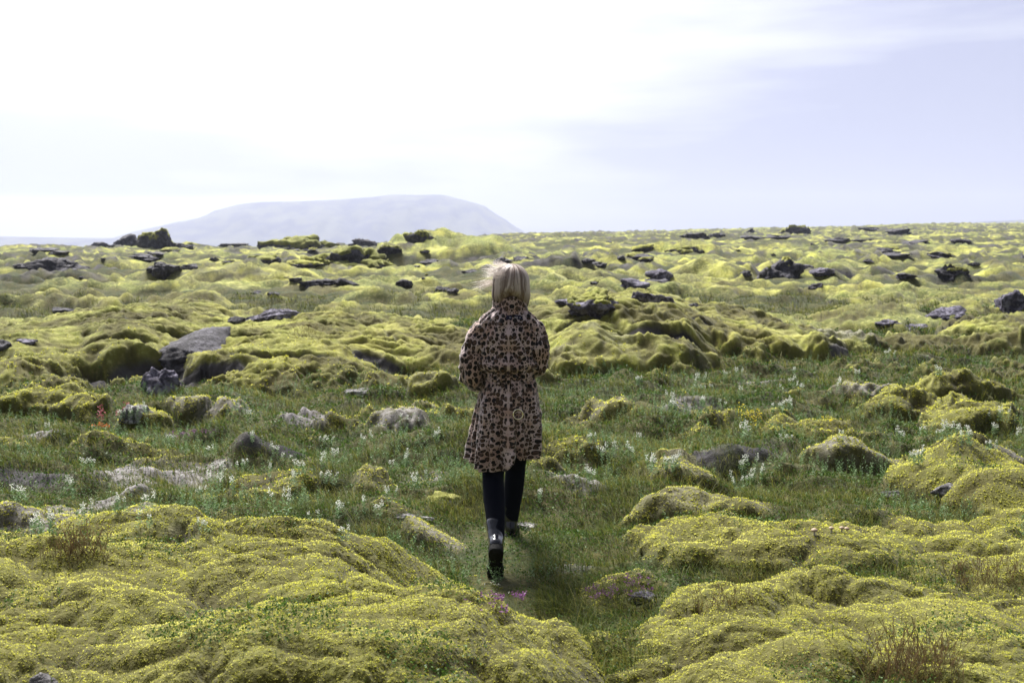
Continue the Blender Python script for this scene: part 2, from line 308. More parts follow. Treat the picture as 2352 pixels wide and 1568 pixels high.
def ground_mat():
    m, nt, b = newmat('moss_ground')
    mo, gr, pe, cr = (attr(nt, k) for k in ('moss', 'grey', 'peat_shade', 'crease'))
    n0 = tnoise(nt, .35, 3); n1 = tnoise(nt, 2.1, 4, .6); n2 = tnoise(nt, 14, 4, .65); n3 = tnoise(nt, 70, 3, .7)
    mc = mixc(mrange(n0, .35, .65, nt=nt), (.345, .34, .058), (.27, .268, .06), nt=nt)
    mc = mixc(mrange(n1, .4, .75, 0, .75, nt=nt), mc, (.31, .36, .04), nt=nt)
    nm_ = tnoise(nt, .9, 7, .72); nf_ = tnoise(nt, .22, 6, .7)
    farf = attr(nt, 'far')
    mc = mixc(mth('MULTIPLY', mrange(nm_, .56, .45, 0, .9, nt=nt), farf, nt=nt), mc, (.085, .095, .022), nt=nt)
    mc = mixc(mth('MULTIPLY', mrange(nf_, .49, .56, 0, .85, nt=nt), farf, nt=nt), mc, (.09, .12, .025), nt=nt)
    mc = mixc(mth('MULTIPLY', mrange(nm_, .56, .66, 0, .7, nt=nt), farf, nt=nt), mc, (.44, .43, .16), nt=nt)
    mc = mixc(mrange(n2, .45, .72, 0, .7, nt=nt), mc, (.48, .465, .16), nt=nt)
    mc = mixc(mrange(n2, .46, .25, 0, .65, nt=nt), mc, (.14, .12, .03), nt=nt)
    mc = mixc(mth('MULTIPLY', cr, .88, nt=nt), mc, (.045, .038, .012), nt=nt)  # shade of cracks and creases painted into the moss colour
    mc = mixc(mrange(n3, .5, .3, 0, .6, nt=nt), mc, (.12, .10, .03), nt=nt)
    gc = mixc(mrange(n1, .35, .65, nt=nt), (.022, .033, .006), (.055, .052, .013), nt=nt)
    gc = mixc(mrange(n2, .5, .75, 0, .8, nt=nt), gc, (.15, .125, .05), nt=nt)
    gc = mixc(mrange(n3, .55, .3, 0, .8, nt=nt), gc, (.02, .022, .01), nt=nt)
    lc = mixc(mrange(n2, .3, .65, nt=nt), (.07, .062, .066), (.26, .245, .25), nt=nt)
    lc = mixc(mrange(n3, .5, .3, 0, .7, nt=nt), lc, (.07, .06, .055), nt=nt)
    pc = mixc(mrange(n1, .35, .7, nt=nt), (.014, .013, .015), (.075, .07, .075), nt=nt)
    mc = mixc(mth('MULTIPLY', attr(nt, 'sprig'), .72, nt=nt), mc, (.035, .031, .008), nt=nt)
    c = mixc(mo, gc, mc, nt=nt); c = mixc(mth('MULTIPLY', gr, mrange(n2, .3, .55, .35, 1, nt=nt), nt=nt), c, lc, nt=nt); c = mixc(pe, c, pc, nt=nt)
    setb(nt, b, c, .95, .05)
    b.inputs['Sheen Weight'].default_value = .12
    bp = nt.nodes.new('ShaderNodeBump'); bp.inputs['Strength'].default_value = .6; bp.inputs['Distance'].default_value = .02
    nt.links.new(mth('ADD', n3, n2, nt=nt), bp.inputs['Height']); nt.links.new(bp.outputs[0], b.inputs['Normal'])
    return m
def leaf_mat(name, c1, c2, c3=None, trans=.35, nrm=False):
    m, nt, b = newmat(name)
    a = attr(nt, 'tint'); t = attr(nt, 'tip')
    c = mixc(a, c1, c2, nt=nt)
    if c3: c = mixc(t, c3, c, nt=nt)
    setb(nt, b, c, .6, .25)
    if nrm: nt.links.new(attr(nt, 'nrm', True), b.inputs['Normal'])
    tr = nt.nodes.new('ShaderNodeBsdfTranslucent'); nt.links.new(c, tr.inputs[0])
    ms = nt.nodes.new('ShaderNodeMixShader'); ms.inputs[0].default_value = trans
    nt.links.new(b.outputs[0], ms.inputs[1]); nt.links.new(tr.outputs[0], ms.inputs[2])
    nt.links.new(ms.outputs[0], nt.nodes['Material Output'].inputs[0])
    return m
def rock_mat(name, dark, pale, amt, purple=0):
    m, nt, b = newmat(name)
    tcn = nt.nodes.new('ShaderNodeTexCoord'); v = tcn.outputs['Object']
    n1 = tnoise(nt, 3.5, 6, .65, v); n2 = tnoise(nt, 16, 5, .7, v); n3 = tnoise(nt, 45, 3, .6, v)
    c = mixc(mrange(n2, .35, .7, nt=nt), tuple(q*.6 for q in dark), tuple(q*1.5 for q in dark), nt=nt)
    c = mixc(mrange(mth('ADD', n1, mth('MULTIPLY', n2, .7, nt=nt), nt=nt), .8, 1.02, 0, amt, nt=nt), c, pale, nt=nt)
    c = mixc(mrange(n3, .6, .75, 0, .5, nt=nt), c, tuple(min(1, q*1.4) for q in pale), nt=nt)
    setb(nt, b, c, .85, .3)
    bp = nt.nodes.new('ShaderNodeBump'); bp.inputs['Strength'].default_value = .9; bp.inputs['Distance'].default_value = .04
    nt.links.new(mth('ADD', n2, mth('MULTIPLY', n3, .5, nt=nt), nt=nt), bp.inputs['Height']); nt.links.new(bp.outputs[0], b.inputs['Normal'])
    return m
def plain(name, c, rough=.6, spec=.3, metal=0, bump=None, coat=0):
    m, nt, b = newmat(name); setb(nt, b, c, rough, spec); b.inputs['Metallic'].default_value = metal; b.inputs['Coat Weight'].default_value = coat
    tcn = nt.nodes.new('ShaderNodeTexCoord'); n = tnoise(nt, bump[0] if bump else 30, 3, .6, tcn.outputs['Object'])
    nt.links.new(mixc(mrange(n, .3, .7, nt=nt), tuple(q*.82 for q in c), tuple(min(1, q*1.12) for q in c), nt=nt), b.inputs['Base Color'])
    if bump:
        bp = nt.nodes.new('ShaderNodeBump'); bp.inputs['Strength'].default_value = bump[1]; bp.inputs['Distance'].default_value = .01
        nt.links.new(n, bp.inputs['Height']); nt.links.new(bp.outputs[0], b.inputs['Normal'])
    return m
M = dict(ground=ground_mat(),
    moss=leaf_mat('moss_sprig', (.56, .57, .05), (.74, .73, .16), (.085, .075, .014), .38, True),
    grass=leaf_mat('grass_blade', (.045, .085, .009), (.25, .245, .042), (.02, .022, .006), .4),
    leafy=leaf_mat('ground_leaf', (.025, .065, .009), (.10, .17, .028), None, .3),
    sage=leaf_mat('sage_leaf', (.085, .16, .06), (.19, .28, .13), None, .35),
    dry=leaf_mat('dry_rush', (.10, .065, .03), (.20, .14, .07), (.06, .04, .02), .2),
    heath=leaf_mat('heather', (.22, .05, .26), (.40, .14, .45), (.05, .05, .02), .3),
    red=leaf_mat('red_leaf', (.30, .07, .09), (.40, .17, .17), None, .3), orange=leaf_mat('orange_leaf', (.62, .12, .02), (.75, .22, .04), None, .3),
    yellow=leaf_mat('yellow_petal', (.75, .60, .03), (.85, .72, .06), None, .3), white=leaf_mat('white_petal', (.58, .60, .54), (.72, .73, .68), None, .35),
    lava=rock_mat('dark_lava', (.030, .028, .036), (.11, .105, .13), .75), lavap=rock_mat('lichened_lava', (.058, .052, .080), (.25, .235, .31), .85),
    stone=rock_mat('grey_stone', (.09, .085, .09), (.36, .35, .36), .95))
# ------------------------------------------------------------------ ground mesh
def build_ground():
    r, a = np.meshgrid(RR, AA, indexing='ij'); nr, na = r.shape
    x = (r*np.sin(a)).ravel(); y = (r*np.cos(a)).ravel()
    dr = np.maximum(dr_at(x, y), np.where(np.abs(np.arctan2(x, y)) > R(31), np.hypot(x, y)*.02, 0))
    H = [terrain(x[i:i+400000], y[i:i+400000], dr[i:i+400000]) for i in range(0, len(x), 400000)]
    h, mo, gr, pe, cr = (np.concatenate([q[k] for q in H]) for k in range(5))
    i = np.arange(nr-1)[:, None]*na; j = np.arange(na)[None, :]; jn = (j+1) % na
    quads = np.stack([i+j, i+na+j, i+na+jn, i+jn], -1).reshape(-1, 4)[:, ::-1]
    co = np.stack([x, y, h], 1); c0 = len(co)
    co = np.vstack([co, [[0, 0, h[:na].mean()]]]); z1 = np.array([0.])
    tris = np.stack([np.full(na, c0), (np.arange(na)+1) % na, np.arange(na)], 1)
    ex = lambda q: np.concatenate([q, z1])
    me = mesh_np('ground', co, quads, tris, dict(moss=ex(mo), grey=ex(gr), peat_shade=ex(pe), crease=ex(cr), sprig=ex(sstep(13.5, 8.5, np.hypot(x, y))), far=ex(.35 + .65*sstep(11, 22, np.hypot(x, y)))))
    return tag(link('ground', me, M['ground']), 'rolling yellow green moss and grass over an old lava field', kind='structure')
build_ground()
def hgt(x, y):
    x = np.atleast_1d(np.asarray(x, float)); y = np.atleast_1d(np.asarray(y, float)); return terrain(x, y, dr_at(x, y))
YS = 2.4*(1.0035**np.arange(1700)); YS = YS[YS < 800]
def hit(u, v, off=0):
    d = ray(u, v); ys = YS; xs = d[0]/d[1]*ys; zs = CZ + d[2]/d[1]*ys
    h = hgt(xs, ys)[0]; k = np.nonzero(h > zs)[0]
    if len(k): k = k[0]
    else: k = np.argmin((zs-h)/ys)
    return np.array((xs[k], ys[k], h[k]))
# ------------------------------------------------------------------ mountain and far hills
def ridge(name, pts, y, depth, mat, label, seed):
    us = np.array([p[0] for p in pts]); vs = np.array([p[1] for p in pts]); n = 160; k = 40
    u = np.linspace(us[0], us[-1], n); v = np.interp(u, us, vs)
    top = np.array([at(a, b, y) for a, b in zip(u, v)]); zb = -18.
    co = []
    for j in range(k+1):
        t = j/k*2-1
        f = np.clip(1-abs(t)**1.5, 0, 1)
        yy = y + t*depth; sc_ = yy/y if False else 1
        gul = np.array([mnoise.fractal((q[0]/depth*3.5, t*1.6, seed), 1., 2., 4) for q in top])
        hh = (top[:, 2]-zb)
        z = zb + hh*(f + gul*.16*f*(1-f)*3)
        co.append(np.stack([top[:, 0]*sc_ + gul*depth*.05, np.full(n, yy), z], 1))
    co = np.concatenate(co); i = np.arange(k)[:, None]*n; j = np.arange(n-1)[None]
    q = np.stack([i+j, i+j+1, i+n+j+1, i+n+j], -1).reshape(-1, 4)
    return tag(link(name, mesh_np(name, co, q), mat), label, kind='structure')
def hill_mat():
    m, nt, b = newmat('far_slope'); n = tnoise(nt, .012, 6, .6)
    setb(nt, b, mixc(mrange(n, .4, .6, nt=nt), (.025, .025, .045), (.10, .10, .06), nt=nt)); return m
HM = hill_mat()
ridge('mountain', [(270, 560), (330, 528), (400, 512), (460, 500), (520, 478), (545, 470), (600, 464), (700, 462), (800, 457), (870, 451), (905, 447), (960, 448), (1015, 447), (1060, 457), (1110, 473), (1150, 497), (1185, 522), (1220, 548), (1260, 566)], 3600, 420, HM, 'pale blue flat topped mountain far beyond the lava field', 3.1)
ridge('far_hills', [(-500, 540), (-300, 538), (-100, 541), (50, 544), (150, 546), (260, 547), (350, 556), (420, 566)], 3300, 200, HM, 'low blue shoreline hills on the left horizon', 8.7)
ridge('far_hills', [(1960, 545), (2040, 524), (2120, 517), (2200, 513), (2280, 508), (2352, 505), (2500, 498), (2800, 494), (3000, 500)], 3000, 250, HM, 'low blue ridge on the right horizon', 5.2)
# ------------------------------------------------------------------ haze
def haze():
    m = bpy.data.materials.new('haze'); m.use_nodes = True; nt = m.node_tree; nt.nodes.clear()
    v = nt.nodes.new('ShaderNodeVolumePrincipled'); v.inputs['Color'].default_value = (.52, .565, .73, 1); v.inputs['Density'].default_value = .00031; v.inputs['Anisotropy'].default_value = .2
    o = nt.nodes.new('ShaderNodeOutputMaterial'); nt.links.new(v.outputs[0], o.inputs['Volume'])
    x, y0, y1, z0, z1 = 4300, -4300, 4300, -40, 200
    co = np.array([(a, b, c) for c in (z0, z1) for b in (y0, y1) for a in (-x, x)], float)
    q = [(0, 2, 3, 1), (4, 5, 7, 6), (0, 1, 5, 4), (2, 6, 7, 3), (0, 4, 6, 2), (1, 3, 7, 5)]
    ho = link('haze', mesh_np('haze', co, np.array(q), smooth=False), m); tag(ho, kind='stuff', label='thin pale blue haze over the whole plain')
haze()
# ------------------------------------------------------------------ ground cover (nobody could count it)
rng = np.random.default_rng(5)
def cand(n, r0, r1, smax=.76):       # points with density ~ 1/r^2 over the view and a margin beside it
    r = np.exp(rng.uniform(math.log(r0), math.log(r1), n)); s = rng.uniform(-smax, smax, n)
    return s*r, r
def slope_normal(x, y, h, e=.02):
    d = np.full(x.shape, .03)
    hx = terrain(x+e, y, d)[0]; hy = terrain(x, y+e, d)[0]; h0 = terrain(x, y, d)[0]
    n = np.stack([-(hx-h0)/e, -(hy-h0)/e, np.ones(x.shape)], 1); n[:, :2] = np.clip(n[:, :2], -1.6, 1.6)
    return n/np.linalg.norm(n, axis=1)[:, None]
def leaves(name, mat, P, D, Ln, W, tint, label, bend=None, cat=None, nrm=None):
    """one pointed leaf of 4 corners per row: base P, direction D, length Ln, width W"""
    n = len(P); up = rng.normal(size=(n, 3)); side = np.cross(D, up); side /= np.linalg.norm(side, axis=1)[:, None] + 1e-9
    nn = np.cross(side, D)
    b = (bend if bend is not None else np.zeros(n))[:, None]
    mid = P + D*Ln[:, None]*.5; tip = P + D*Ln[:, None] + nn*b
    co = np.stack([P, mid + side*W[:, None]*.5, tip, mid - side*W[:, None]*.5], 1).reshape(-1, 3)
    q = np.arange(n*4).reshape(-1, 4)
    tp = np.tile([0., .6, 1., .6], n)
    at_ = dict(tint=np.repeat(tint, 4), tip=tp)
    if nrm is not None: at_['nrm'] = np.repeat(nrm/np.linalg.norm(nrm, axis=1)[:, None], 4, 0)
    me = mesh_np(name, co, q, attrs=at_, smooth=False)
    o = link(name, me, mat)
    return tag(o, label, cat, kind='stuff')
def moss_sprigs():
    x, y = cand(1040000, 2.7, 13.5)
    sp = .0020*np.maximum(y, 2.9)
    h, mo, gr, pe, cr = hgt(x, y)
    keep = (rng.random(len(x)) < np.clip(np.maximum(mo, gr*.5)*1.15-.1, 0, 1)*(1-.75*cr)*(.72 + .6*perlin(x/.09, y/.09, 79))*sstep(13.5, 8.5, y)*(1-pe)) & (gr < .75)
    x, y, h, sp, cr = (q[keep] for q in (x, y, h, sp, cr))
    nm = slope_normal(x, y, h); k2 = rng.random(len(x)) < .5/np.clip(nm[:, 2], .45, 1)*1.0
    x, y, h, sp, cr, nm = (q[k2] for q in (x, y, h, sp, cr, nm))
    K = 4; n = len(x)
    t = rng.uniform(0, 2*np.pi, (n, K)); e = rng.uniform(.15, 1.25, (n, K))
    a = np.stack([np.cos(t)*np.cos(e), np.sin(t)*np.cos(e), np.sin(e)], 2) + (nm[:, None, :]-np.array([0, 0, 1.]))*.8
    a /= np.linalg.norm(a, axis=2)[..., None]
    P = np.repeat(np.stack([x, y, h-.001], 1), K, 0); Ln = np.repeat(sp*rng.uniform(.7, 1.25, n), K)*rng.uniform(.7, 1.2, n*K)
    tint = np.repeat(np.clip(rng.normal(.58, .25, n) + .5*perlin(x/.5, y/.5, 77) + .45*perlin(x/.12, y/.12, 78) - .4*cr, 0, 1), K)
    leaves('moss_sprigs', M['moss'], P, a.reshape(-1, 3), Ln*.9, Ln*.42, tint, 'starry sprigs of yellow green moss covering the mounds', nrm=np.repeat(nm, K, 0)*1.1 + a.reshape(-1, 3)*.6)
moss_sprigs()
def grass():
    x, y = cand(1030000, 2.8, 26)
    cl = fbm(x/.5, y/.4, 81, 3); big = fbm(x/1.7, y/1.2, 83, 2)
    h, mo, gr, pe, cr = hgt(x, y)
    keep = rng.random(len(x)) < np.clip((1-mo)*1.05*(.55+1.1*cl+.3*big), .012, 1)*(1-.8*gr)*(1-.85*pe)*.75
    keep &= ~((np.hypot(x+.09, y-5.1) < .11) | (np.hypot(x+.005, y-6.05) < .13))
    x, y, h, cl, big, mo = (q[keep] for q in (x, y, h, cl, big, mo)); n = len(x)
    Ln = np.clip(.055 + .055*cl + .07*big.clip(0, 1) + rng.exponential(.022, n), .03, .22)*np.where(mo > .5, .8, 1)*np.interp(y, [5, 12, 20], [1., 1.2, 1.5])*(1-.72*((np.abs(x+.08) < .2) & (y > 4.3) & (y < 6.1)))
    az = rng.uniform(0, 2*np.pi, n); el = rng.uniform(.75, 1.5, n)
    D = np.stack([np.cos(az)*np.cos(el) - .18, np.sin(az)*np.cos(el), np.sin(el)], 1); D /= np.linalg.norm(D, axis=1)[:, None]
    S = np.stack([-np.sin(az), np.cos(az), np.zeros(n)], 1)*(np.maximum(.0026, y*.00042)*rng.uniform(.7, 1.4, n))[:, None]*.5
    P = np.stack([x, y, h-.008], 1)
    bend = np.stack([np.cos(az) - .5, np.sin(az), -.5*np.ones(n)], 1)*(Ln*rng.uniform(.1, .45, n))[:, None]
    mid = P + D*(Ln*.55)[:, None]; tip = P + D*Ln[:, None] + bend
    co = np.stack([P-S, P+S, mid+S*.8, mid-S*.8, tip], 1).reshape(-1, 3)
    k = np.arange(n)[:, None]*5
    tint = np.clip(rng.normal(.4, .25, n) + .6*big, 0, 1)
    dry = rng.random(n) < .06 + .4*sstep(.0, .5, perlin(x/.8, y/.6, 86))
    me = mesh_np('grass', co, k+np.array([[0, 1, 2, 3]]), k+np.array([[3, 2, 4]]), dict(tint=np.repeat(np.where(dry, 1, tint), 5), tip=np.tile([0, 0, .7, .7, 1.], n)), smooth=False)
    tag(link('grass', me, M['grass']), 'fine green and straw coloured grass filling the hollows', kind='stuff')
grass()
def ground_leaves():
    x, y = cand(420000, 2.8, 20)
    cl = fbm(x/.7, y/.5, 91, 3)
    h, mo, gr, pe, cr = hgt(x, y)
    keep = rng.random(len(x)) < np.clip((1-mo)*(.5-1.3*cl), 0, 1)*(1-.6*gr) + .6*sstep(.2, .42, perlin(x/.55, y/.45, 95))*(mo > .5)*(y < 7)*.5
    keep &= ~((np.abs(x+.09) < .13) & (y > 4.6) & (y < 5.2))
    x, y, h, cl = (q[keep] for q in (x, y, h, cl)); K = 2
    n = len(x)*K
    P = np.repeat(np.stack([x, y, h], 1), K, 0) + np.stack([rng.normal(0, .008, n), rng.normal(0, .008, n), rng.uniform(.0, .035, n)], 1)
    t = rng.uniform(0, 6.28, n); e = rng.uniform(-.1, 1.1, n)
    D = np.stack([np.cos(t)*np.cos(e), np.sin(t)*np.cos(e), np.sin(e)], 1)
    Ln = np.maximum(.009, P[:, 1]*.0020)*rng.uniform(.7, 1.6, n)
    leaves('ground_leaves', M['leafy'], P, D, Ln, Ln*.6, np.clip(rng.normal(.4, .3, n), 0, 1), 'small dark green leaves of creeping shrubs between the moss')
ground_leaves()
def sage_herbs():
    x, y = cand(15000, 5., 14, .6)
    cl = fbm(x/1.1, y/.9, 101, 2) + np.where((x > .2) & (x < 2.4) & (y > 7), .28, 0)
    h, mo, gr, pe, cr = hgt(x, y)
    keep = (rng.random(len(x)) < np.clip(cl*2.2, 0, 1)) & (mo < .5) & (np.hypot(x, y-5.6) > .45)
    x, y, h = (q[keep] for q in (x, y, h)); K = 16; n = len(x)*K
    H_ = np.repeat(rng.uniform(.06, .15, len(x)), K); f = np.tile(np.linspace(.1, 1, K), len(x))
    lx = np.repeat(rng.normal(0, .2, len(x)), K); 
    P = np.repeat(np.stack([x, y, h], 1), K, 0) + np.stack([lx*f*H_, np.zeros(n), f*H_], 1)
    t = np.tile(np.arange(K)*2.4, len(x)) + np.repeat(rng.uniform(0, 6, len(x)), K); e = rng.uniform(.2, .9, n)
    D = np.stack([np.cos(t)*np.cos(e), np.sin(t)*np.cos(e), np.sin(e)], 1)
    Ln = rng.uniform(.014, .026, n)*(1.15-.5*f)
    leaves('pale_herbs', M['sage'], P, D, Ln, Ln*.38, np.clip(rng.normal(.5, .3, n), 0, 1), 'pale sage green leafy herb stems in the grass')
sage_herbs()
# ------------------------------------------------------------------ flowering plants, each one a thing
def leafset(name, mat, rows, parent=None):
    P = np.array([r[0] for r in rows]); D = np.array([r[1] for r in rows]); D = D/np.linalg.norm(D, axis=1)[:, None]
    Ln = np.array([r[2] for r in rows]); W = np.array([r[3] for r in rows]); n = len(P)
    rg = np.random.default_rng(len(rows)); up = rg.normal(size=(n, 3)); sd = np.cross(D, up); sd /= np.linalg.norm(sd, axis=1)[:, None]
    mid = P + D*Ln[:, None]*.5
    co = np.stack([P, mid+sd*W[:, None]*.5, P+D*Ln[:, None], mid-sd*W[:, None]*.5], 1).reshape(-1, 3)
    me = mesh_np(name, co, np.arange(n*4).reshape(-1, 4), attrs=dict(tint=np.repeat(rg.random(n), 4), tip=np.tile([0, .6, 1, .6], n)), smooth=False)
    return link(name, me, mat, parent)
def plant(name, label, cat, group, seed, stems, hgt_, leafm, flowm, nleaf=14, nflow=26, fl=.35, rad=.014, spread=.05, fname='flower_head', fsize=.0085):
    rd = random.Random(seed); t = bpy.data.objects.new(name, None); col.objects.link(t); tag(t, label, cat, group)
    for s in range(stems):
        lv, fw = [], []
        bx, by = rd.gauss(0, spread), rd.gauss(0, spread*.8); H_ = hgt_*rd.uniform(.7, 1.1); lx, ly = rd.gauss(0, .12), rd.gauss(0, .12)
        pt = lambda f: (bx + lx*f*H_, by + ly*f*H_, f*H_)
        for i in range(6):
            f = i/6; lv.append((pt(f), (lx, ly, 1), H_/5.5, .003))
        for i in range(nleaf):
            f = .08 + .75*i/nleaf; a = i*2.4; e = rd.uniform(.1, .8); lv.append((pt(f), (math.cos(a), math.sin(a), math.tan(e)), rd.uniform(.016, .028)*(1.15-.5*f), .008))
        for i in range(nflow):
            f = 1-fl*rd.random(); a = rd.uniform(0, 6.28); q = pt(f); rr = rad*(1.25-f)/.25*.5 + .004 if fl < .5 else rad
            rr = min(rr, rad)*rd.random()**.5; q = (q[0]+math.cos(a)*rr, q[1]+math.sin(a)*rr, q[2])
            fw.append((q, (rd.gauss(0, 1), rd.gauss(0, 1), rd.gauss(.3, 1)), fsize*rd.uniform(.7, 1.3), fsize*rd.uniform(.6, 1)))
        leafset('leafy_stem', leafm, lv, t); leafset(fname, flowm, fw, t)
    return t
def dup(o):
    c = o.copy(); col.objects.link(c)
    for ch in list(o.children):
        d = ch.copy(); col.objects.link(d); d.parent = c
    return c
def C5(x, y): return .44*x, 893.8 + .44*y
def C6(x, y): return 1129 + .52*x, 893.8 + .52*y
def C4(x, y): return 1129 + .52*x, 470 + .52*y
F5 = [(110,560),(95,570),(380,525),(480,400),(235,220),(720,130),(750,150),(1100,330),(1175,460),(1270,400),(1410,450),(1430,340),(1470,380),(1560,430),(1680,400),(1690,280),(1730,385),(1890,270),(1930,250),(1320,265),(1550,490),(1700,480),(2060,420),(2130,380),(2230,460),(2160,510),(1140,540),(1050,550),(1220,530),(610,615),(660,615),(780,610),(415,690),(175,730),(210,740),(260,740),(720,700),(1055,730),(1500,640),(1760,640),(1900,620),(1980,660),(1670,680),(1800,770),(2025,560),(880,260),(1315,150),(2280,270),(2090,180),(640,160),(690,170)]
F6 = [(790,75),(1090,20),(1280,75),(1310,70),(1120,190),(1140,210),(1310,225),(1530,215),(1800,220),(1920,200),(1980,210),(2010,205),(2070,190),(2070,225),(2100,230),(2200,150),(2220,185),(2250,120),(1870,300),(1885,315),(1900,310),(475,290),(490,300),(550,285),(440,230),(440,395),(430,400),(380,420),(700,350),(730,350),(770,340),(800,345),(820,345),(1050,400),(1100,350),(1110,360),(1140,395),(1165,390),(1190,390),(1110,425),(215,490),(2320,215),(2200,250),(660,240),(610,300),(1000,70)]
F4 = [(1030,745),(1085,745),(650,780),(1340,740),(1330,790),(1270,810),(1360,815),(900,800),(930,810),(960,810),(1320,880),(1285,905),(1310,890),(790,885),(940,880),(1600,775),(1750,665),(1780,655),(1970,735),(1520,810)]
WG = 'white flowered herbs in the grass belt'
WL = 'small white flowered herb with leafy stems growing in the grass belt'
NW = {(1870, 300): 'tall white flowered herb standing alone right of the dark mossy overhang', (215, 490): 'single white flowered spike just right of the walking woman’s legs'.replace('’', ''),
      (110, 560): 'white flowered herb at the left edge below the dark peaty bank', (1055, 730): 'bushy white flowered herb just behind the big left foreground moss cushion',
      (1110, 360): 'white flowered clump in front of the dark overhang', (380, 420): 'white flowered herb in front of the small grey lichen lump'}
wv = [plant('white_flower', WL, 'flower', WG, 40+i, 2+i % 4, .11+.01*(i % 3), M['sage'], M['white'], nflow=18+4*(i % 3), fl=.3, rad=.010, fsize=.008, spread=.03) for i in range(6)]
used = set(); k = 0
for conv, lst in ((C5, F5), (C6, F6), (C4, F4)):
    for p in lst:
        u, v = conv(*p); P = hit(u, v + 14)
        o = wv[k % 6] if k < 6 else dup(wv[k % 6]); k += 1
        o.location = P; o.rotation_euler = (0, 0, random.uniform(0, 6.28)); s = random.uniform(.8, 1.2)*min(1.5, .75 + P[1]/26); o.scale = (s, s, s)
        if p in NW and conv is not C4: o['label'] = NW[p]
def put(o, u, v, s=1, rz=None):
    o.location = hit(u, v); o.scale = (s, s, s); o.rotation_euler = (0, 0, random.uniform(0, 6.28) if rz is None else rz); return o
yf = None
for p in [(1085,130),(1100,150),(1135,140),(1155,150),(1170,170),(1192,150)]:
    u, v = C6(*p)
    yf = dup(yf) if yf else plant('yellow_flower', 'tall yellow flower spike in the cluster below the dark hollow', 'flower', 'yellow flower spikes', 61, 2, .17, M['grass'], M['yellow'], nleaf=6, nflow=12, fl=.5, rad=.012, spread=.03, fsize=.012)
    put(yf, u, v+18, random.uniform(.8, 1.1))
yb = plant('yellow_flower', 'lone pair of yellow buttercups right of the yellow spikes', 'flower', None, 63, 2, .12, M['grass'], M['yellow'], nleaf=5, nflow=7, fl=.06, rad=.01, spread=.04, fsize=.014); put(yb, *C6(1480, 190))
pr = plant('red_plant', 'tall pink red leaved herb at the foot of the left mound', 'plant', None, 71, 4, .24, M['red'], M['red'], nleaf=10, nflow=20, fl=.45, rad=.03, spread=.10, fsize=.022, fname='pink_flower'); put(pr, *C5(595, 205))
po = plant('orange_plant', 'small bright orange leaved herb below the pink red herb', 'plant', None, 72, 4, .07, M['orange'], M['orange'], nleaf=9, nflow=10, fl=.5, rad=.03, spread=.08, fsize=.022); put(po, *C5(585, 212))
for (u, v, lb) in [(419, 1000, 'left purple thyme patch below the moss hummock'), (458, 996, 'right purple thyme patch beside the dark peaty hollow'), (1140, 1388, 'magenta thyme patch at the edge of the left foreground cushion'), (1395, 1372, 'purple heather in the hollow right of the path'), (1462, 1350, 'purple heather beside the bluish stone')]:
    o = plant('purple_flower', lb, 'flower', None, int(u), 16, .035, M['heath'], M['heath'], nleaf=3, nflow=5, fl=.4, rad=.014, spread=.07, fsize=.009); put(o, u, v)
pf = plant('pink_flower', 'tiny pale pink flowers under the raised boot', 'flower', None, 77, 7, .035, M['grass'], M['white'], nleaf=3, nflow=3, fl=.1, rad=.006, spread=.045, fsize=.008); put(pf, 1136, 1352)
def rush(u, v, n, H_, sp, label, seed):
    rg = np.random.default_rng(seed); P0 = hit(u, v)
    x = np.clip(rg.normal(0, sp, n), -1.5*sp, 1.5*sp); y = np.clip(rg.normal(0, sp*.6, n), -.9*sp, .9*sp); z = hgt(x+P0[0], y+P0[1])[0]-P0[2]
    n = n; L_ = H_*rg.uniform(.25, 1.15, n); lx = rg.normal(0, .38, n); ly = rg.normal(0, .38, n); wd = .0008
    B = np.stack([x, y, z], 1); T = B + np.stack([lx*L_, ly*L_, L_], 1); Mi = (B+T)/2 + rg.normal(0, .004, (n, 3)); S = np.stack([np.full(n, wd), np.zeros(n), np.zeros(n)], 1); S2 = S*1.8
    co = np.stack([B-S, B+S, Mi+S, Mi-S, T+S2, T-S2], 1).reshape(-1, 3); kk = np.arange(n)[:, None]*6
    q = np.concatenate([kk+np.array([[0, 1, 2, 3]]), kk+np.array([[3, 2, 4, 5]])])
    o = link('rush_tuft', mesh_np('rush_tuft', co, q, attrs=dict(tint=np.repeat(rg.random(n), 6), tip=np.tile([0, 0, .5, .5, 1, 1.], n)), smooth=False), M['dry'])
    o.location = P0; tag(o, label, 'rush tuft', 'dry rush tufts')
rush(160, 1285, 100, .11, .06, 'brown rush tuft on the left end of the foreground cushion', 1); rush(205, 1275, 60, .12, .05, 'thin brown rush tuft right of the one at the cushion end', 2)
rush(2095, 1560, 260, .15, .10, 'wide dark brown rush tuft at the bottom right', 3); rush(2265, 1335, 200, .08, .11, 'low red brown rush tuft on the right foreground moss', 4)
rush(1660, 1385, 80, .07, .08, 'thin straw tuft behind the right foreground cushion', 5); rush(700, 775, 60, .2, .12, 'reddish tuft on top of the middle moss mound', 6)
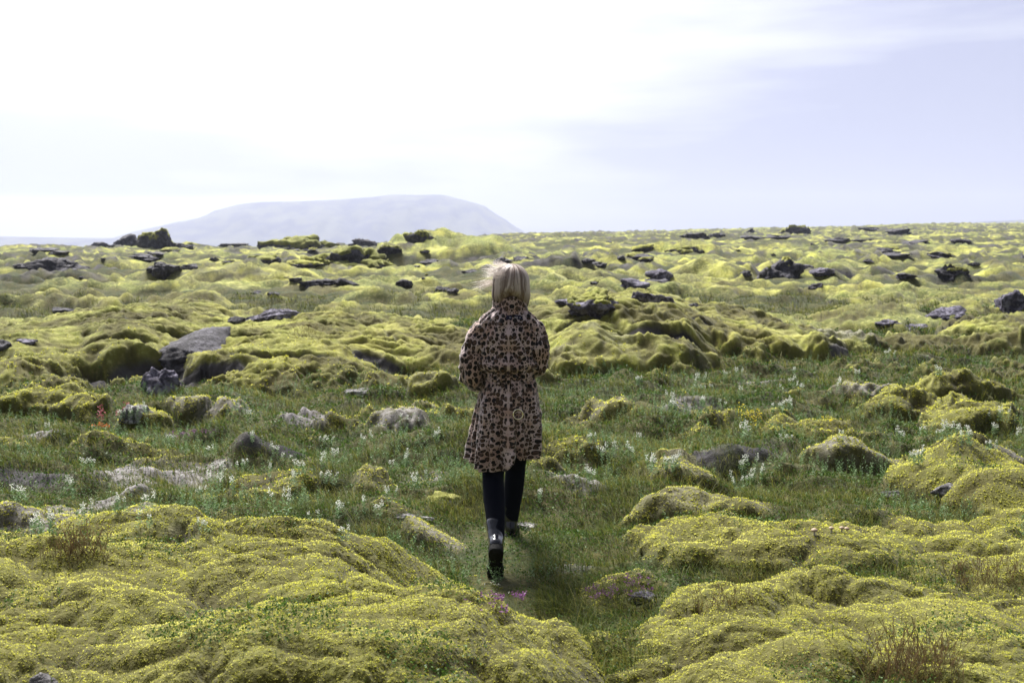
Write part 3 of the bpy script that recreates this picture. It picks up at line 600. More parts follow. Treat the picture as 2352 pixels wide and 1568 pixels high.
def mushroom(u, v, s, label):
    P = hit(u, v); t = bpy.data.objects.new('mushroom', None); col.objects.link(t); t.location = P; t.scale = (s, s, s); tag(t, label, 'mushroom', 'mushrooms')
    def lathe(nm, pr_, mat):
        n = 20; a = np.linspace(0, 2*np.pi, n, endpoint=False); co = np.concatenate([np.stack([r_*np.cos(a), r_*np.sin(a), np.full(n, z_)], 1) for r_, z_ in pr_])
        q = [(i*n+j, i*n+(j+1) % n, (i+1)*n+(j+1) % n, (i+1)*n+j) for i in range(len(pr_)-1) for j in range(n)]
        link(nm, mesh_np(nm, co, np.array(q)), mat, t)
    lathe('stem', [(.007, -.01), (.006, .02), (.006, .034), (.0005, .0345)], CAPM[1]); lathe('cap', [(.0005, .028), (.016, .027), (.022, .030), (.021, .036), (.014, .043), (.006, .0465), (.0005, .047)], CAPM[0])
CAPM = (plain('mushroom_cap', (.34, .25, .17), .6), plain('mushroom_stem', (.4, .37, .33), .7))
for p, s, lb in [((1425, 648), 1.15, 'leftmost and largest pale mushroom of the row of four'), ((1500, 636), .9, 'small mushroom second from left in the row of four'), ((1546, 634), .9, 'mushroom third from left in the row of four'), ((1568, 636), 1., 'rightmost mushroom of the row of four')]:
    mushroom(*C6(*p), s*.72, lb)
# ------------------------------------------------------------------ lava rocks, each one a thing
import bmesh
ICO = {}
def ico(n):
    if n not in ICO:
        bm = bmesh.new(); bmesh.ops.create_icosphere(bm, subdivisions=n, radius=1); bm.verts.ensure_lookup_table()
        ICO[n] = (np.array([v.co for v in bm.verts]), np.array([[v.index for v in f.verts] for f in bm.faces])); bm.free()
    return ICO[n]
def rock_shape(seed, sub, jag=.32, strata=.5):
    v, f = ico(sub); rg = np.random.default_rng(seed); p = v.copy()
    for i in range(9):
        n = rg.normal(size=3); n /= np.linalg.norm(n); o = rg.uniform(.5, .85); d = p@n; m = d > o; p[m] -= np.outer(d[m]-o, n)*.9
    off = Vector(rg.uniform(-50, 50, 3)); out = np.empty_like(p)
    for i, q in enumerate(p):
        s = Vector(q); a = mnoise.fractal(s*1.3+off, 1, 2, 4); dd = mnoise.voronoi(s*1.5+off)[0]; e = dd[1]-dd[0]
        dd2 = mnoise.voronoi(s*4+off)[0]
        g = 1 + jag*a + jag*.75*(min(e, .5)-.3) + .09*(min(dd2[1]-dd2[0], .4)-.2) + .05*mnoise.noise(s*9+off)
        out[i] = q*g
    return out, f
def rock(u, v, w, h, label, mat='lava', cap=0., sub=4, group=None, sy=.75, jag=.32, tilt=0, sink=.12, tilty=0., name='lava_rock', cat='rock', Yd=None):
    if w < 72: w *= 1.4; h *= .7
    P = hit(u, v) if Yd is None else np.array([*at(u, v, Yd)])
    if Yd is not None: P[2] = hgt(P[0], P[1])[0][0]
    seed = int(u*7 + v*131); Yy = P[1]; sx = w/2*Yy/2286*1.12; hz = h*Yy/2286
    p, f = rock_shape(seed, sub, jag)
    gz = hgt(P[0] + sx*.7*np.array([0, 1, -1, 0, 0]), P[1] + sx*sy*.7*np.array([0, 0, 0, 1, -1]))[0]; zb = max(gz.min(), P[2]-.8*sx); dz_ = min(P[2]-zb, .6*hz); hz += .25*dz_; P[2] -= .45*dz_
    zmin, zmax = -.12, p[:, 2].max()
    sz = hz/(zmax-zmin)*1.15; k = 1/np.abs(p[:, 0]).max()
    co = p*np.array([sx*k, sx*k*sy, sz]); co[:, 2] -= zmin*sz
    co[:, 2] += co[:, 1]*tilty
    if tilt: co[:, 2] += co[:, 0]*tilt
    me = mesh_np(name, co, tris=f); o = link(name, me, M[mat])
    if sub <= 3: me.polygons.foreach_set('use_smooth', np.zeros(len(f), bool))
    o.location = P - np.array([0, 0, sink*hz]); tag(o, label, cat, group)
    if cap > 0:                                                     # a skin of moss grown over the upper faces
        n = np.cross(co[f[:, 1]]-co[f[:, 0]], co[f[:, 2]]-co[f[:, 0]]); n /= np.linalg.norm(n, axis=1)[:, None] + 1e-9
        c = co[f].mean(1); nn = np.array([mnoise.noise(Vector(q)*(1.6/sx)+Vector((seed, 0, 0))) for q in c])
        sel = n[:, 2] + nn*.7 + .6*(c[:, 2]/co[:, 2].max()-.5) > 1.05-cap
        if sel.sum() > 8:
            fs = f[sel]; ids, inv = np.unique(fs, return_inverse=True); fs = inv.reshape(-1, 3); vn = np.zeros((len(ids), 3)); np.add.at(vn, fs.ravel(), np.repeat(n[sel], 3, 0)); vn /= np.linalg.norm(vn, axis=1)[:, None] + 1e-9
            e = np.sort(np.concatenate([fs[:, [0, 1]], fs[:, [1, 2]], fs[:, [2, 0]]]), 1); ue, ct = np.unique(e, axis=0, return_counts=True); rim = np.unique(ue[ct == 1])
            th = np.full(len(ids), .045*sx + .012*Yy/15); th *= np.array([1 + .9*mnoise.noise(Vector(q)*(7/sx)) for q in co[ids]]); th[rim] = -.02*sx
            link('moss_cap', mesh_np('moss_cap', co[ids]+vn*th[:, None], tris=fs, attrs=dict(moss=np.ones(len(ids)), grey=np.zeros(len(ids)), sprig=np.full(len(ids), .3), far=np.full(len(ids), .6), crease=np.clip(.25 - th/(.09*sx), 0, .6))), M['ground'], o)
    return o
def Z3(x, y): return .52*x, 414 + .52*y
def Z4(x, y): return 1223 + .48*x, 489 + .48*y
# named rocks: base centre, width and height in photo pixels
rock(288, 563, 84, 28, 'jagged dark lava crag on the skyline at the left, beside the mossy hump', sub=5, name='lava_crag', cat='crag')
rock(368, 563, 100, 36, 'moss covered crag on the skyline left of the mountain foot', cap=.75, sub=5, name='lava_crag', cat='crag')
rock(229, 564, 30, 12, 'small black rock at the left end of the skyline crag'); rock(404, 568, 50, 16, 'dark rock in front of the mossy skyline crag')
rock(541, 552, 54, 7, 'thin dark lava slab on the skyline below the mountain'); rock(437, 556, 40, 9, 'small mossy rock right of the mossy skyline crag', cap=.5)
rock(690, 571, 186, 26, 'long flat lava outcrop with a mossy top below the mountain', cap=.6, sub=5, sy=.4, name='lava_crag', cat='crag')
rock(840, 566, 74, 18, 'dark tilted lava slab right of the long flat outcrop', tilt=-.25, sy=.4)
rock(811, 612, 200, 42, 'wide broken lava crag with moss top, nearest one below the mountain', cap=.62, sub=5, jag=.4, name='lava_crag', cat='crag')
rock(967, 552, 84, 22, 'dark jagged ridge rock on top of the large mossy hill', cap=.3, sub=5, sy=.45, name='lava_crag', cat='crag')
rock(900, 578, 46, 16, 'dark rock at the left foot of the large mossy hill', cap=.3)
rock(128, 619, 140, 28, 'wide pile like black lava rock at the far left', sub=5, jag=.42, name='lava_crag', cat='crag'); rock(60, 612, 50, 12, 'flat dark rock left of the wide black far left rock')
rock(380, 628, 58, 29, 'pointed dark lava rock in the left middle distance', sub=5, jag=.4); rock(440, 616, 34, 12, 'small dark rock right of the pointed lava rock')
rock(606, 604, 54, 25, 'dark pointed rock left of the wide broken crag', cap=.3, jag=.4); rock(700, 611, 56, 15, 'low mossy dark rock touching the wide broken crag', cap=.4)
rock(495, 599, 19, 12, 'small black boulder alone on the left plain'); rock(372, 638, 24, 9, 'small dark rock below the pointed lava rock')
rock(718, 651, 44, 15, 'left grey rock of the pair on the moss rise left of the woman'); rock(800, 652, 46, 17, 'right tilted dark rock of the pair on the moss rise left of the woman', tilt=-.3)
rock(931, 658, 30, 17, 'upright dark rock left of the woman at head height', jag=.4); rock(1018, 664, 24, 10, 'small dark rock second left of the womans head'); rock(1040, 670, 20, 10, 'small dark rock just left of the womans shoulder level')
rock(1080, 626, 34, 9, 'flat dark rock just left of the blonde hair'); rock(1152, 598, 34, 11, 'dark flat rock above the womans head'); rock(1195, 594, 34, 9, 'thin dark rock right above the womans head')
rock(640, 732, 160, 24, 'long low lava slab rising to the right on the left mound', 'lavap', sy=.35, tilt=.10, sub=5); rock(543, 742, 32, 18, 'small black boulder above the triangular rock face', jag=.25)
rock(452, 800, 190, 34, 'large triangular purple grey rock face set in the left moss mound', 'lava', sub=5, sy=1.0, jag=.18, sink=.2, tilty=.3, name='rock_face')
rock(368, 893, 92, 50, 'dark lower rock in the cleft of the left moss mound', 'lavap', sub=5, jag=.35, sink=.15); rock(4, 797, 36, 24, 'dark rock cut by the left frame edge'); rock(62, 786, 32, 10, 'small grey rock near the left frame edge on the mound', 'lavap')
rock(145, 717, 42, 12, 'dark flat rock on the far left moss field'); rock(593, 672, 24, 8, 'small rock on the rise above the left mound'); rock(628, 676, 20, 8, 'small rock right of the one on the rise above the left mound')
rock(820, 905, 50, 20, 'grey flat rock in the grass left of the womans elbow', 'stone'); rock(318, 952, 74, 26, 'dark grey stones slab beside the pink red herb', 'stone'); 
rock(1366, 700, 122, 36, 'craggy purple grey boulder with green moss cap right of the woman', 'lavap', cap=.42, sub=5, jag=.4, name='boulder')
rock(1487, 694, 122, 26, 'pale lichened rock ridge right of the moss capped boulder', 'lavap', sub=5, sy=.4, jag=.4); rock(1300, 697, 60, 14, 'low pale rock at the left foot of the moss capped boulder', 'lavap'); rock(1594, 703, 26, 10, 'small dark rock at the right end of the pale ridge')
rock(1453, 658, 48, 22, 'dark pale topped rock above the pale ridge', 'lavap'); rock(1520, 637, 50, 22, 'pale grey rock left of the steep moss mound', 'lavap'); rock(1515, 648, 46, 10, 'dark low rock under the pale grey rock')
rock(1785, 630, 100, 38, 'large dark rock on the broad moss mound right of centre', 'lava', cap=.25, sub=5, jag=.4, name='boulder'); rock(1846, 617, 34, 14, 'grey rock touching the large dark rock on its right', 'lavap'); rock(1712, 635, 22, 15, 'small upright dark rock left of the large dark rock')
rock(1885, 628, 48, 12, 'pale flat rock on the right side of the broad moss mound', 'lavap'); rock(1876, 657, 26, 12, 'dark rock under the front lip of the broad moss mound')
rock(1468, 593, 55, 14, 'dark flat topped rock in the middle distance right of the woman', cap=.2); rock(1425, 597, 16, 8, 'tiny dark rock left of the flat topped rock'); rock(1350, 599, 24, 7, 'small dark rock far behind the moss capped boulder'); rock(1228, 592, 20, 8, 'dark rock right of the womans head on the plain')
rock(1482, 577, 46, 12, 'left dark rock of the long mossy far ridge', cap=.4); rock(1578, 580, 66, 18, 'right dark rock of the long mossy far ridge', cap=.45, jag=.4)
rock(1597, 545, 50, 12, 'dark far crag left of centre on the right hand plain', jag=.4); rock(1648, 543, 26, 7, 'small far rock beside the dark far crag'); rock(1727, 532, 24, 11, 'small pointed rock on the far skyline'); rock(1725, 547, 42, 8, 'flat dark far rock below the pointed skyline rock'); rock(1785, 548, 40, 10, 'far dark rock right of the pointed skyline rock')
rock(1830, 534, 66, 20, 'rounded mossy crag on the right skyline', cap=.4, sub=5, jag=.4, name='lava_crag', cat='crag'); rock(1921, 553, 42, 10, 'far dark rock below the right skyline crag'); rock(2060, 537, 48, 11, 'dark far rock near the right skyline', jag=.4); rock(1970, 553, 30, 6, 'thin far rock right of the skyline crag'); rock(1995, 525, 36, 6, 'low rock on the right skyline')
rock(2034, 580, 76, 11, 'wide low black rock on the right plain'); rock(2045, 590, 66, 7, 'thin black rock under the wide low black rock'); rock(2190, 632, 80, 23, 'dark broken rock in the right middle distance', cap=.2, sub=5, jag=.42); rock(2236, 608, 20, 9, 'small rock behind the dark broken rock'); rock(2080, 635, 32, 9, 'small dark rock left of the dark broken rock')
rock(2322, 707, 82, 40, 'pale purple boulder at the right frame edge', 'lavap', sub=5, jag=.4, name='boulder'); rock(2168, 727, 66, 25, 'dark slab set in the right moss mound', 'lavap', tilt=.2); rock(2096, 757, 64, 20, 'grey purple rock in front of the right moss mound', 'lavap'); rock(2034, 746, 46, 12, 'low grey rock left of the grey purple rock', 'lavap')
rock(1020, 1157, 62, 34, 'rounded stone with yellow moss left of the womans legs', 'stone', cap=.8, jag=.15, name='stone', cat='stone'); rock(2172, 1128, 48, 24, 'bare grey rounded stone in the grass at the right', 'stone', jag=.2, name='stone', cat='stone')
rock(1478, 1378, 46, 26, 'bluish angular stone in the hollow of the right foreground', 'lavap', name='stone', cat='stone'); rock(105, 1572, 92, 30, 'grey stone poking from moss at the bottom left corner', 'stone', name='stone', cat='stone', sy=.5)
rock(928, 1190, 44, 18, 'grey stone near the path left of the womans boots', 'stone', name='stone', cat='stone'); rock(1215, 1208, 36, 12, 'small grey stone right of the forward boot', 'stone', name='stone', cat='stone'); rock(970, 1192, 40, 12, 'low pale stone beside the grey stone near the path', 'stone', name='stone', cat='stone')
rock(2060, 1142, 80, 10, 'flat pale stones strip in the grass at the right', 'stone', name='stone', cat='stone', sy=.4)
fr = random.Random(3)
for i in range(48):                 # the many small dark stones of the far plain
    u = fr.uniform(-60, 2400); v = 562 + abs(fr.gauss(0, 42)) - (22 if u > 1200 else 0)*(1 if fr.random() < .5 else .3)
    if 1080 < u < 1260 and v > 600: continue
    w_ = 7 + 40*fr.random()**2.2; rock(u, v, w_, w_*fr.uniform(.16, .38), 'small dark lava stone scattered on the far moss plain', sub=3, sink=.15, sy=1., group='small dark lava stones of the far plain', jag=.4, cap=.3 if fr.random() < .3 else 0)
# ------------------------------------------------------------------ the walking woman
def capsules(name, bones, vox, smooth_it, mat, parent, seg=3):
    bm = bmesh.new()
    for (a, ra, b, rb) in bones:
        t = bmesh.new()
        for c, r_ in ((a, ra), (b, rb)): 
            g = bmesh.ops.create_icosphere(t, subdivisions=seg, radius=r_)
            for v in g['verts']: v.co += Vector(c)
        h = bmesh.ops.convex_hull(t, input=t.verts)
        bmesh.ops.delete(t, geom=[v for v in t.verts if not v.link_faces], context='VERTS')
        me_ = bpy.data.meshes.new('bone'); t.to_mesh(me_); t.free(); bm.from_mesh(me_); bpy.data.meshes.remove(me_)
    me = bpy.data.meshes.new(name); bm.to_mesh(me); bm.free()
    o = link(name, me, mat)
    m = o.modifiers.new('r', 'REMESH'); m.mode = 'VOXEL'; m.voxel_size = vox; m.use_smooth_shade = True
    m2 = o.modifiers.new('s', 'SMOOTH'); m2.iterations = smooth_it; m2.factor = .5
    bpy.context.view_layer.update(); dg = bpy.context.evaluated_depsgraph_get()
    nm_ = bpy.data.meshes.new_from_object(o.evaluated_get(dg)); o.modifiers.clear(); o.data = nm_; nm_.name = name
    nm_.materials.clear(); nm_.materials.append(mat)
    nm_.polygons.foreach_set('use_smooth', np.ones(len(nm_.polygons), bool))
    if parent: o.parent = parent
    return o
MK = dict(skin=plain('skin', (.52, .34, .27), .5, .35), leg=plain('navy_leggings', (.004, .005, .010), .9, .06, bump=(300, .1)), boot=plain('wet_black_rubber', (.008, .009, .016), .2, .5, coat=.35),
    sole=plain('black_sole', (.010, .010, .011), .8, .2, bump=(90, .4)), metal=plain('pale_metal_ring', (.70, .66, .54), .22, .6, metal=1.), label=plain('navy_label', (.006, .007, .03), .7), thread=plain('white_thread', (.75, .75, .78), .8), lining=plain('coat_lining', (.012, .010, .012), .8), eye=plain('eye_white', (.7, .7, .7), .2), iris=plain('iris', (.05, .09, .12), .2), lip=plain('lip', (.42, .15, .14), .4))
def coat_mat():
    m, nt, b = newmat('leopard_velvet')
    v = attr(nt, 'pat', True)
    nzv = nt.nodes.new('ShaderNodeTexNoise'); nzv.inputs['Scale'].default_value = 34; nzv.inputs['Detail'].default_value = 2; nt.links.new(v, nzv.inputs['Vector'])
    ad = nt.nodes.new('ShaderNodeVectorMath'); ad.operation = 'MULTIPLY_ADD'; nt.links.new(nzv.outputs['Color'], ad.inputs[0]); ad.inputs[1].default_value = (.016, .016, .016); nt.links.new(v, ad.inputs[2])
    def vor(scale, loc):
        mp_ = nt.nodes.new('ShaderNodeMapping'); mp_.inputs['Location'].default_value = loc; nt.links.new(ad.outputs[0], mp_.inputs[0])
        q = nt.nodes.new('ShaderNodeTexVoronoi'); q.voronoi_dimensions = '2D'; q.inputs['Scale'].default_value = scale; q.inputs['Randomness'].default_value = .72; nt.links.new(mp_.outputs[0], q.inputs['Vector'])
        sp_ = nt.nodes.new('ShaderNodeSeparateColor'); nt.links.new(q.outputs['Color'], sp_.inputs[0]); return q.outputs['Distance'], sp_.outputs[0], sp_.outputs[1]
    d, r1, r2 = vor(1/.025, (0, 0, 0)); d2, q1, q2 = vor(1/.0125, (.3, .2, 0))
    rad = mth('ADD', .29, mth('MULTIPLY', r1, .25, nt=nt), nt=nt)
    big = mrange(mth('SUBTRACT', d, rad, nt=nt), .035, -.035, nt=nt)
    sx3 = nt.nodes.new('ShaderNodeSeparateXYZ'); nt.links.new(ad.outputs[0], sx3.inputs[0]); big = mth('MULTIPLY', big, mrange(sx3.outputs[0], .0105, .0135, nt=nt), nt=nt)
    core = mth('MULTIPLY', mrange(mth('SUBTRACT', d, mth('SUBTRACT', rad, .17, nt=nt), nt=nt), .06, -.06, nt=nt), mrange(r2, .25, .4, nt=nt), nt=nt)
    small = mth('MULTIPLY', mrange(mth('SUBTRACT', d2, mth('MULTIPLY', q1, .42, nt=nt), nt=nt), .05, -.05, nt=nt), mrange(mth('SUBTRACT', d, rad, nt=nt), .10, .18, nt=nt), nt=nt)
    nb_ = nt.nodes.new('ShaderNodeTexNoise'); nb_.inputs['Scale'].default_value = 9; nt.links.new(v, nb_.inputs['Vector'])
    g = mixc(mrange(nb_.outputs[0], .35, .65, nt=nt), (.43, .345, .355), (.31, .21, .18), nt=nt)
    dk = mixc(core, (.006, .005, .006), (.065, .038, .028), nt=nt)
    c = mixc(mth('MAXIMUM', big, small, nt=nt), g, dk, nt=nt)
    setb(nt, b, c, .75, .2); b.inputs['Sheen Weight'].default_value = .25; b.inputs['Sheen Roughness'].default_value = .4
    return m
MK['coat'] = coat_mat()
def hair_mat():
    m, nt, b = newmat('blonde_hair'); t = attr(nt, 'tint'); f = attr(nt, 'tip')
    c = mixc(t, (.24, .175, .15), (.74, .655, .61), nt=nt); c = mixc(mrange(f, .55, 1., 0, .55, nt=nt), c, (.20, .13, .10), nt=nt)
    setb(nt, b, c, .38, .5)
    tr = nt.nodes.new('ShaderNodeBsdfTranslucent'); nt.links.new(c, tr.inputs[0]); ms = nt.nodes.new('ShaderNodeMixShader'); ms.inputs[0].default_value = .3
    nt.links.new(b.outputs[0], ms.inputs[1]); nt.links.new(tr.outputs[0], ms.inputs[2]); nt.links.new(ms.outputs[0], nt.nodes['Material Output'].inputs[0]); return m
MK['hair'] = hair_mat()
def grid_mesh(name, P, mat, parent, pat=None, wrap=True, thick=0, attrs=None):
    n, m = P.shape[:2]
    i = np.arange(n-1)[:, None]*m; j = np.arange(m if wrap else m-1)[None]; jn = (j+1) % m
    q = np.stack([i+j, i+jn, i+m+jn, i+m+j], -1).reshape(-1, 4)
    at_ = dict(attrs or {})
    if pat is not None: at_['pat'] = pat.reshape(-1, 3)
    o = link(name, mesh_np(name, P.reshape(-1, 3), q, attrs=at_), mat, parent)
    if thick:
        s_ = o.modifiers.new('solid', 'SOLIDIFY'); s_.thickness = thick; s_.offset = -1
    return o
def person():
    px, py = -.019, 5.5
    gz = hgt(*FEET[0])[0][0]*.5 + hgt(*FEET[1])[0][0]*.5
    # ---- joints (x right, y away from the camera, z up)
    hipL, kneeL, ankL, heelL, ballL, toeL = (-.08, -.01, .86), (-.086, -.07, .475), (-.062, -.315, .215), (-.066, -.375, .165), (-.072, -.315, .035), (-.074, -.25, .022)
    hipR, kneeR, ankR = (.075, .02, .86), (.042, .33, .475), (.014, .46, .10)
    shL, elL, wrL = (-.145, .015, 1.255), (-.195, .035, 1.02), (-.06, .25, 1.075)
    shR, elR, wrR = (.135, .015, 1.255), (.145, .05, 1.085), (.035, .265, 1.10)
    B = [((-.05, 0, .9), .085, (.05, 0, .9), .085), ((0, 0, .92), .095, (.01, .0, 1.06), .085), ((.01, 0, 1.06), .085, (.01, .02, 1.24), .095), ((-.085, .02, 1.27), .062, (.095, .02, 1.27), .062), ((.012, .02, 1.32), .06, (.014, .035, 1.46), .052),
         ((.012, .04, 1.555), .078, (.012, .055, 1.535), .076), ((.012, .08, 1.50), .052, (.012, .105, 1.47), .034), ((.012, .13, 1.545), .012, (.012, .146, 1.52), .012), ((-.012, .122, 1.487), .010, (.036, .122, 1.487), .010),
         ((-.062, .04, 1.53), .014, (-.064, .035, 1.55), .013), ((.086, .04, 1.53), .014, (.088, .035, 1.55), .013)]
    for h, k, a in ((hipL, kneeL, ankL), (hipR, kneeR, ankR)): B += [(h, .07, k, .052), (k, .052, tuple(np.array(k)*.62+np.array(a)*.38), .053), (tuple(np.array(k)*.62+np.array(a)*.38), .053, a, .034)]
    B += [(ankL, .036, heelL, .03), (heelL, .03, ballL, .03), (ankR, .036, (.012, .44, .035), .03), ((.012, .44, .035), .03, (.02, .64, .03), .028)]
    for s_, e_, w_ in ((shL, elL, wrL), (shR, elR, wrR)):
        B += [(s_, .05, e_, .038), (e_, .038, w_, .026)]
        wv_ = np.array(w_); d = np.array((.55 if s_[0] < 0 else -.55, .80, .05)); d /= np.linalg.norm(d); sd = np.array((0, 0, 1.))
        palm = wv_ + d*.075; B.append((tuple(wv_ + d*.012), .022, tuple(palm), .026))
        for i_, (o_, l_) in enumerate(((.028, .066), (.010, .074), (-.010, .068), (-.028, .052))):     # four fingers, unequal, curled
            b0 = palm + sd*o_ + d*.012; cu = np.array((1. if s_[0] < 0 else -1., -.25, 0)); b1 = b0 + d*l_*.45 + cu*.008; b2 = b1 + d*l_*.2 + cu*l_*.28; b3 = b2 - d*l_*.1 + cu*l_*.2
            B += [(tuple(b0), .0085, tuple(b1), .008), (tuple(b1), .008, tuple(b2), .0075), (tuple(b2), .0075, tuple(b3), .0065)]
        t0 = wv_ + d*.03 + sd*.02; t1 = t0 + d*.03 + sd*.028; t2 = t1 + d*.03 + sd*.004
        B += [(tuple(t0), .011, tuple(t1), .010), (tuple(t1), .010, tuple(t2), .008)]
    root = capsules('person', B, .0045, 2, MK['skin'], None, 2)
    root.location = (px, py, gz-.02); root.scale = (1, 1, 1.02); tag(root, 'blonde woman in a leopard print coat walking away across the moss in black boots', 'person')
    for sx_ in (-.016, .040):
        e = capsules('eye', [((sx_, .118, 1.545), .011, (sx_, .119, 1.545), .011)], .002, 0, MK['eye'], root, 2); capsules('iris', [((sx_, .127, 1.545), .0045, (sx_, .1275, 1.545), .0045)], .001, 0, MK['iris'], e, 2)
    # ---- leggings and boots
    LG = []
    for h, k, a in ((hipL, kneeL, ankL), (hipR, kneeR, ankR)):
        c = tuple(np.array(k)*.66+np.array(a)*.34 + np.array((0, -.008, 0))); LG += [(h, .078, k, .060), (k, .060, c, .060), (c, .060, a, .042)]
    LG.append(((-.055, 0, .88), .088, (.055, 0, .88), .088))
    capsules('leggings', LG, .006, 3, MK['leg'], root)
    def boot(ank, toe_dir, up, knee, nm):
        a = np.array(ank); f = np.array(toe_dir, float); f /= np.linalg.norm(f); up = np.array(up, float); up -= f*(up@f); up /= np.linalg.norm(up)
        k = np.array(knee) - a; k /= np.linalg.norm(k)
        pt = lambda x_, z_: tuple(a + f*x_ + up*z_)
        Bt = [(pt(-.03, -.045), .038, pt(-.005, .0), .044), (pt(-.005, .0), .044, tuple(a + k*.06), .046), (tuple(a + k*.06), .046, tuple(a + k*.105 - up*0), .052), (pt(-.03, -.05), .036, pt(.10, -.052), .040), (pt(.0, -.01), .042, pt(.10, -.045), .040), (pt(.10, -.055), .040, pt(.165, -.062), .032)]
        o = capsules(nm, Bt, .004, 3, MK['boot'], root)
        rows = [(-.075, .020), (-.062, .033), (-.03, .038), (.02, .034), (.06, .036), (.10, .044), (.14, .043), (.175, .034), (.198, .016)]
        sd = np.cross(f, up); pts = [(x_, w_) for x_, w_ in rows] ; ring = [(x_, w_) for x_, w_ in rows] + [(x_, -w_) for x_, w_ in rows[::-1]]
        lv = []
        for z_, g in ((-.080, 1.0), (-.088, 1.03), (-.104, 1.03), (-.107, .98)):
            lv.append([a + f*(x_*(1 if True else 1) + .0) + sd*w_*g + up*(z_ - (.012 if (x_ < .01 and z_ < -.1) else 0)) for x_, w_ in ring])
        P = np.array(lv); n = len(ring)
        co = P.reshape(-1, 3); i = np.arange(3)[:, None]*n; j = np.arange(n)[None]; q = np.stack([i+j, i+(j+1) % n, i+n+(j+1) % n, i+n+j], -1).reshape(-1, 4)
        h_ = n//2; cap_ = np.array([[z0+t, z0+t+1, z0+n-2-t, z0+n-1-t] for z0 in (0, 3*n) for t in range(h_-1)])
        link('sole', mesh_np('sole', co, np.concatenate([q, cap_]), smooth=False), MK['sole'], o)
        if True:
            lp = np.array([a + k*.112 - f*.052 + up*0 + k*t_ + sd*s_ - f*.004*math.sin(t_*90) for t_ in (0, .012, .024, .034) for s_ in (-.008, .008)]).reshape(4, 2, 3); grid_mesh('pull_tab', lp, MK['yel'], o, wrap=False, thick=.003)
        return o
    MK['yel'] = plain('dull_yellow_tab', (.30, .24, .02), .7)
    boot((-.066, -.325, .205), (-.03, .50, -.87), (0, .87, .50), kneeL, 'boot')
    boot((.012, .46, .108), (.06, 1, 0), (0, 0, 1), kneeR, 'boot')
    # ---- coat
    T_ = np.array([(1.405, .070, .082, .060, .06, .035), (1.390, .100, .110, .078, .07, .03), (1.365, .138, .142, .096, .085, .025), (1.325, .168, .168, .112, .10, .02), (1.25, .178, .170, .125, .115, .015), (1.15, .165, .152, .128, .12, .01), (1.09, .146, .146, .126, .11, .005),
        (1.045, .096, .114, .092, .10, .0), (1.00, .135, .150, .118, .11, 0), (.92, .166, .165, .14, .13, 0), (.82, .182, .176, .158, .15, 0), (.68, .208, .174, .180, .17, .01), (.60, .212, .150, .188, .18, .015), (.53, .230, .138, .19, .18, .02), (.48, .234, .138, .19, .18, .02)])
    zt = np.linspace(1.405, .48, 400); tab = np.stack([np.interp(-zt, -T_[:, 0], T_[:, c]) for c in range(1, 6)], 1)
    ker = np.hanning(31); ker /= ker.sum(); tab = np.stack([np.convolve(np.pad(tab[:, c], 15, mode='edge'), ker, 'valid') for c in range(5)], 1)
    def coat_pt(th, z, off=0., fold=True):
        aL, aR, bb, bf, cy = (np.interp(-z, -zt, tab[:, c]) for c in range(5))
        s, c = np.sin(th), np.cos(th)
        w1 = np.clip((1.03-z)/.45, 0, 1.15); w2 = np.exp(-((z-1.045)/.06)**2); w3 = np.clip((z-1.05)/.1, 0, 1)
        fo = w1*(.032*(1-2*np.abs(np.cos(3.5*th+.6+.8*z+.3*np.sin(3*th)))**.7) +   .016*np.cos(13*th-2.+2.5*z+np.sin(4*th))*np.clip((1.0-z)*4, 0, 1) + .006*np.cos(23*th+z*4)*w1)
        fo = fo + w2*(.009*np.cos(26*th+3*np.sin(2*th)) + .004*np.cos(43*th+1)) + np.exp(-((z-1.10)/.035)**2)*.020
        fo = fo + w3*.018*perlin(th*2.2+3, z*13+np.abs(th)*3, 5) + .006*perlin(th*6, z*22, 6)*(1-w2)
        fo = fo*(1 if fold else .5) + off
        a = np.where(s < 0, aL, aR) + fo; b = np.where(c > 0, bb, bf) + fo
        ex = .88
        sx_ = np.sign(s)*np.abs(s)**ex; cx_ = np.sign(c)*np.abs(c)**ex
        return np.stack([.012 + a*sx_ - .012, cy - b*cx_, z*np.ones_like(a)], -1)
    th = np.linspace(-np.pi, np.pi, 300, endpoint=False)
    # hem: cut low at the left, a vent at the back, the right side blown up
    xh = np.interp(th, [-np.pi, -2., -1.5, -1.0, -.6, -.05, .12, .24, .42, .8, 1.3, 2.2, np.pi], [.59, .57, .56, .545, .535, .54, .59, .625, .60, .59, .615, .605, .59])
    t = np.linspace(0, 1, 190)[:, None]; z = 1.405 + (xh[None]-1.405)*t
    thg = np.repeat(th[None], 190, 0); P = coat_pt(thg, z)
    pat = np.stack([np.abs(thg)*np.interp(z, [.5, 1.04, 1.3, 1.4], [.20, .155, .165, .13]), z, 0*z], -1)
    coat = grid_mesh('coat', P, MK['coat'], root, pat, thick=.004); coat.data.materials.append(MK['lining'])
    def tube(name, pts, rads, sgn, n=70, m=56, mat=None, parent=None, seed=1):
        pts = np.array(pts); rads = np.array(rads); s = np.concatenate([[0], np.cumsum(np.linalg.norm(np.diff(pts, axis=0), axis=1))]); u = np.linspace(0, s[-1], n)
        C_ = np.stack([np.interp(u, s, pts[:, i]) for i in range(3)], 1); r_ = np.interp(u, s, rads); kr = np.hanning(17); kr /= kr.sum()
        C_ = np.stack([np.convolve(np.pad(C_[:, i], 8, mode='edge'), kr, 'valid') for i in range(3)], 1)
        D = np.gradient(C_, axis=0); D /= np.linalg.norm(D, axis=1)[:, None]; N_ = np.zeros_like(D); N_[0] = np.cross(D[0], (0, 1, 0)); 
        for i in range(1, n): N_[i] = N_[i-1] - D[i]*(N_[i-1]@D[i])
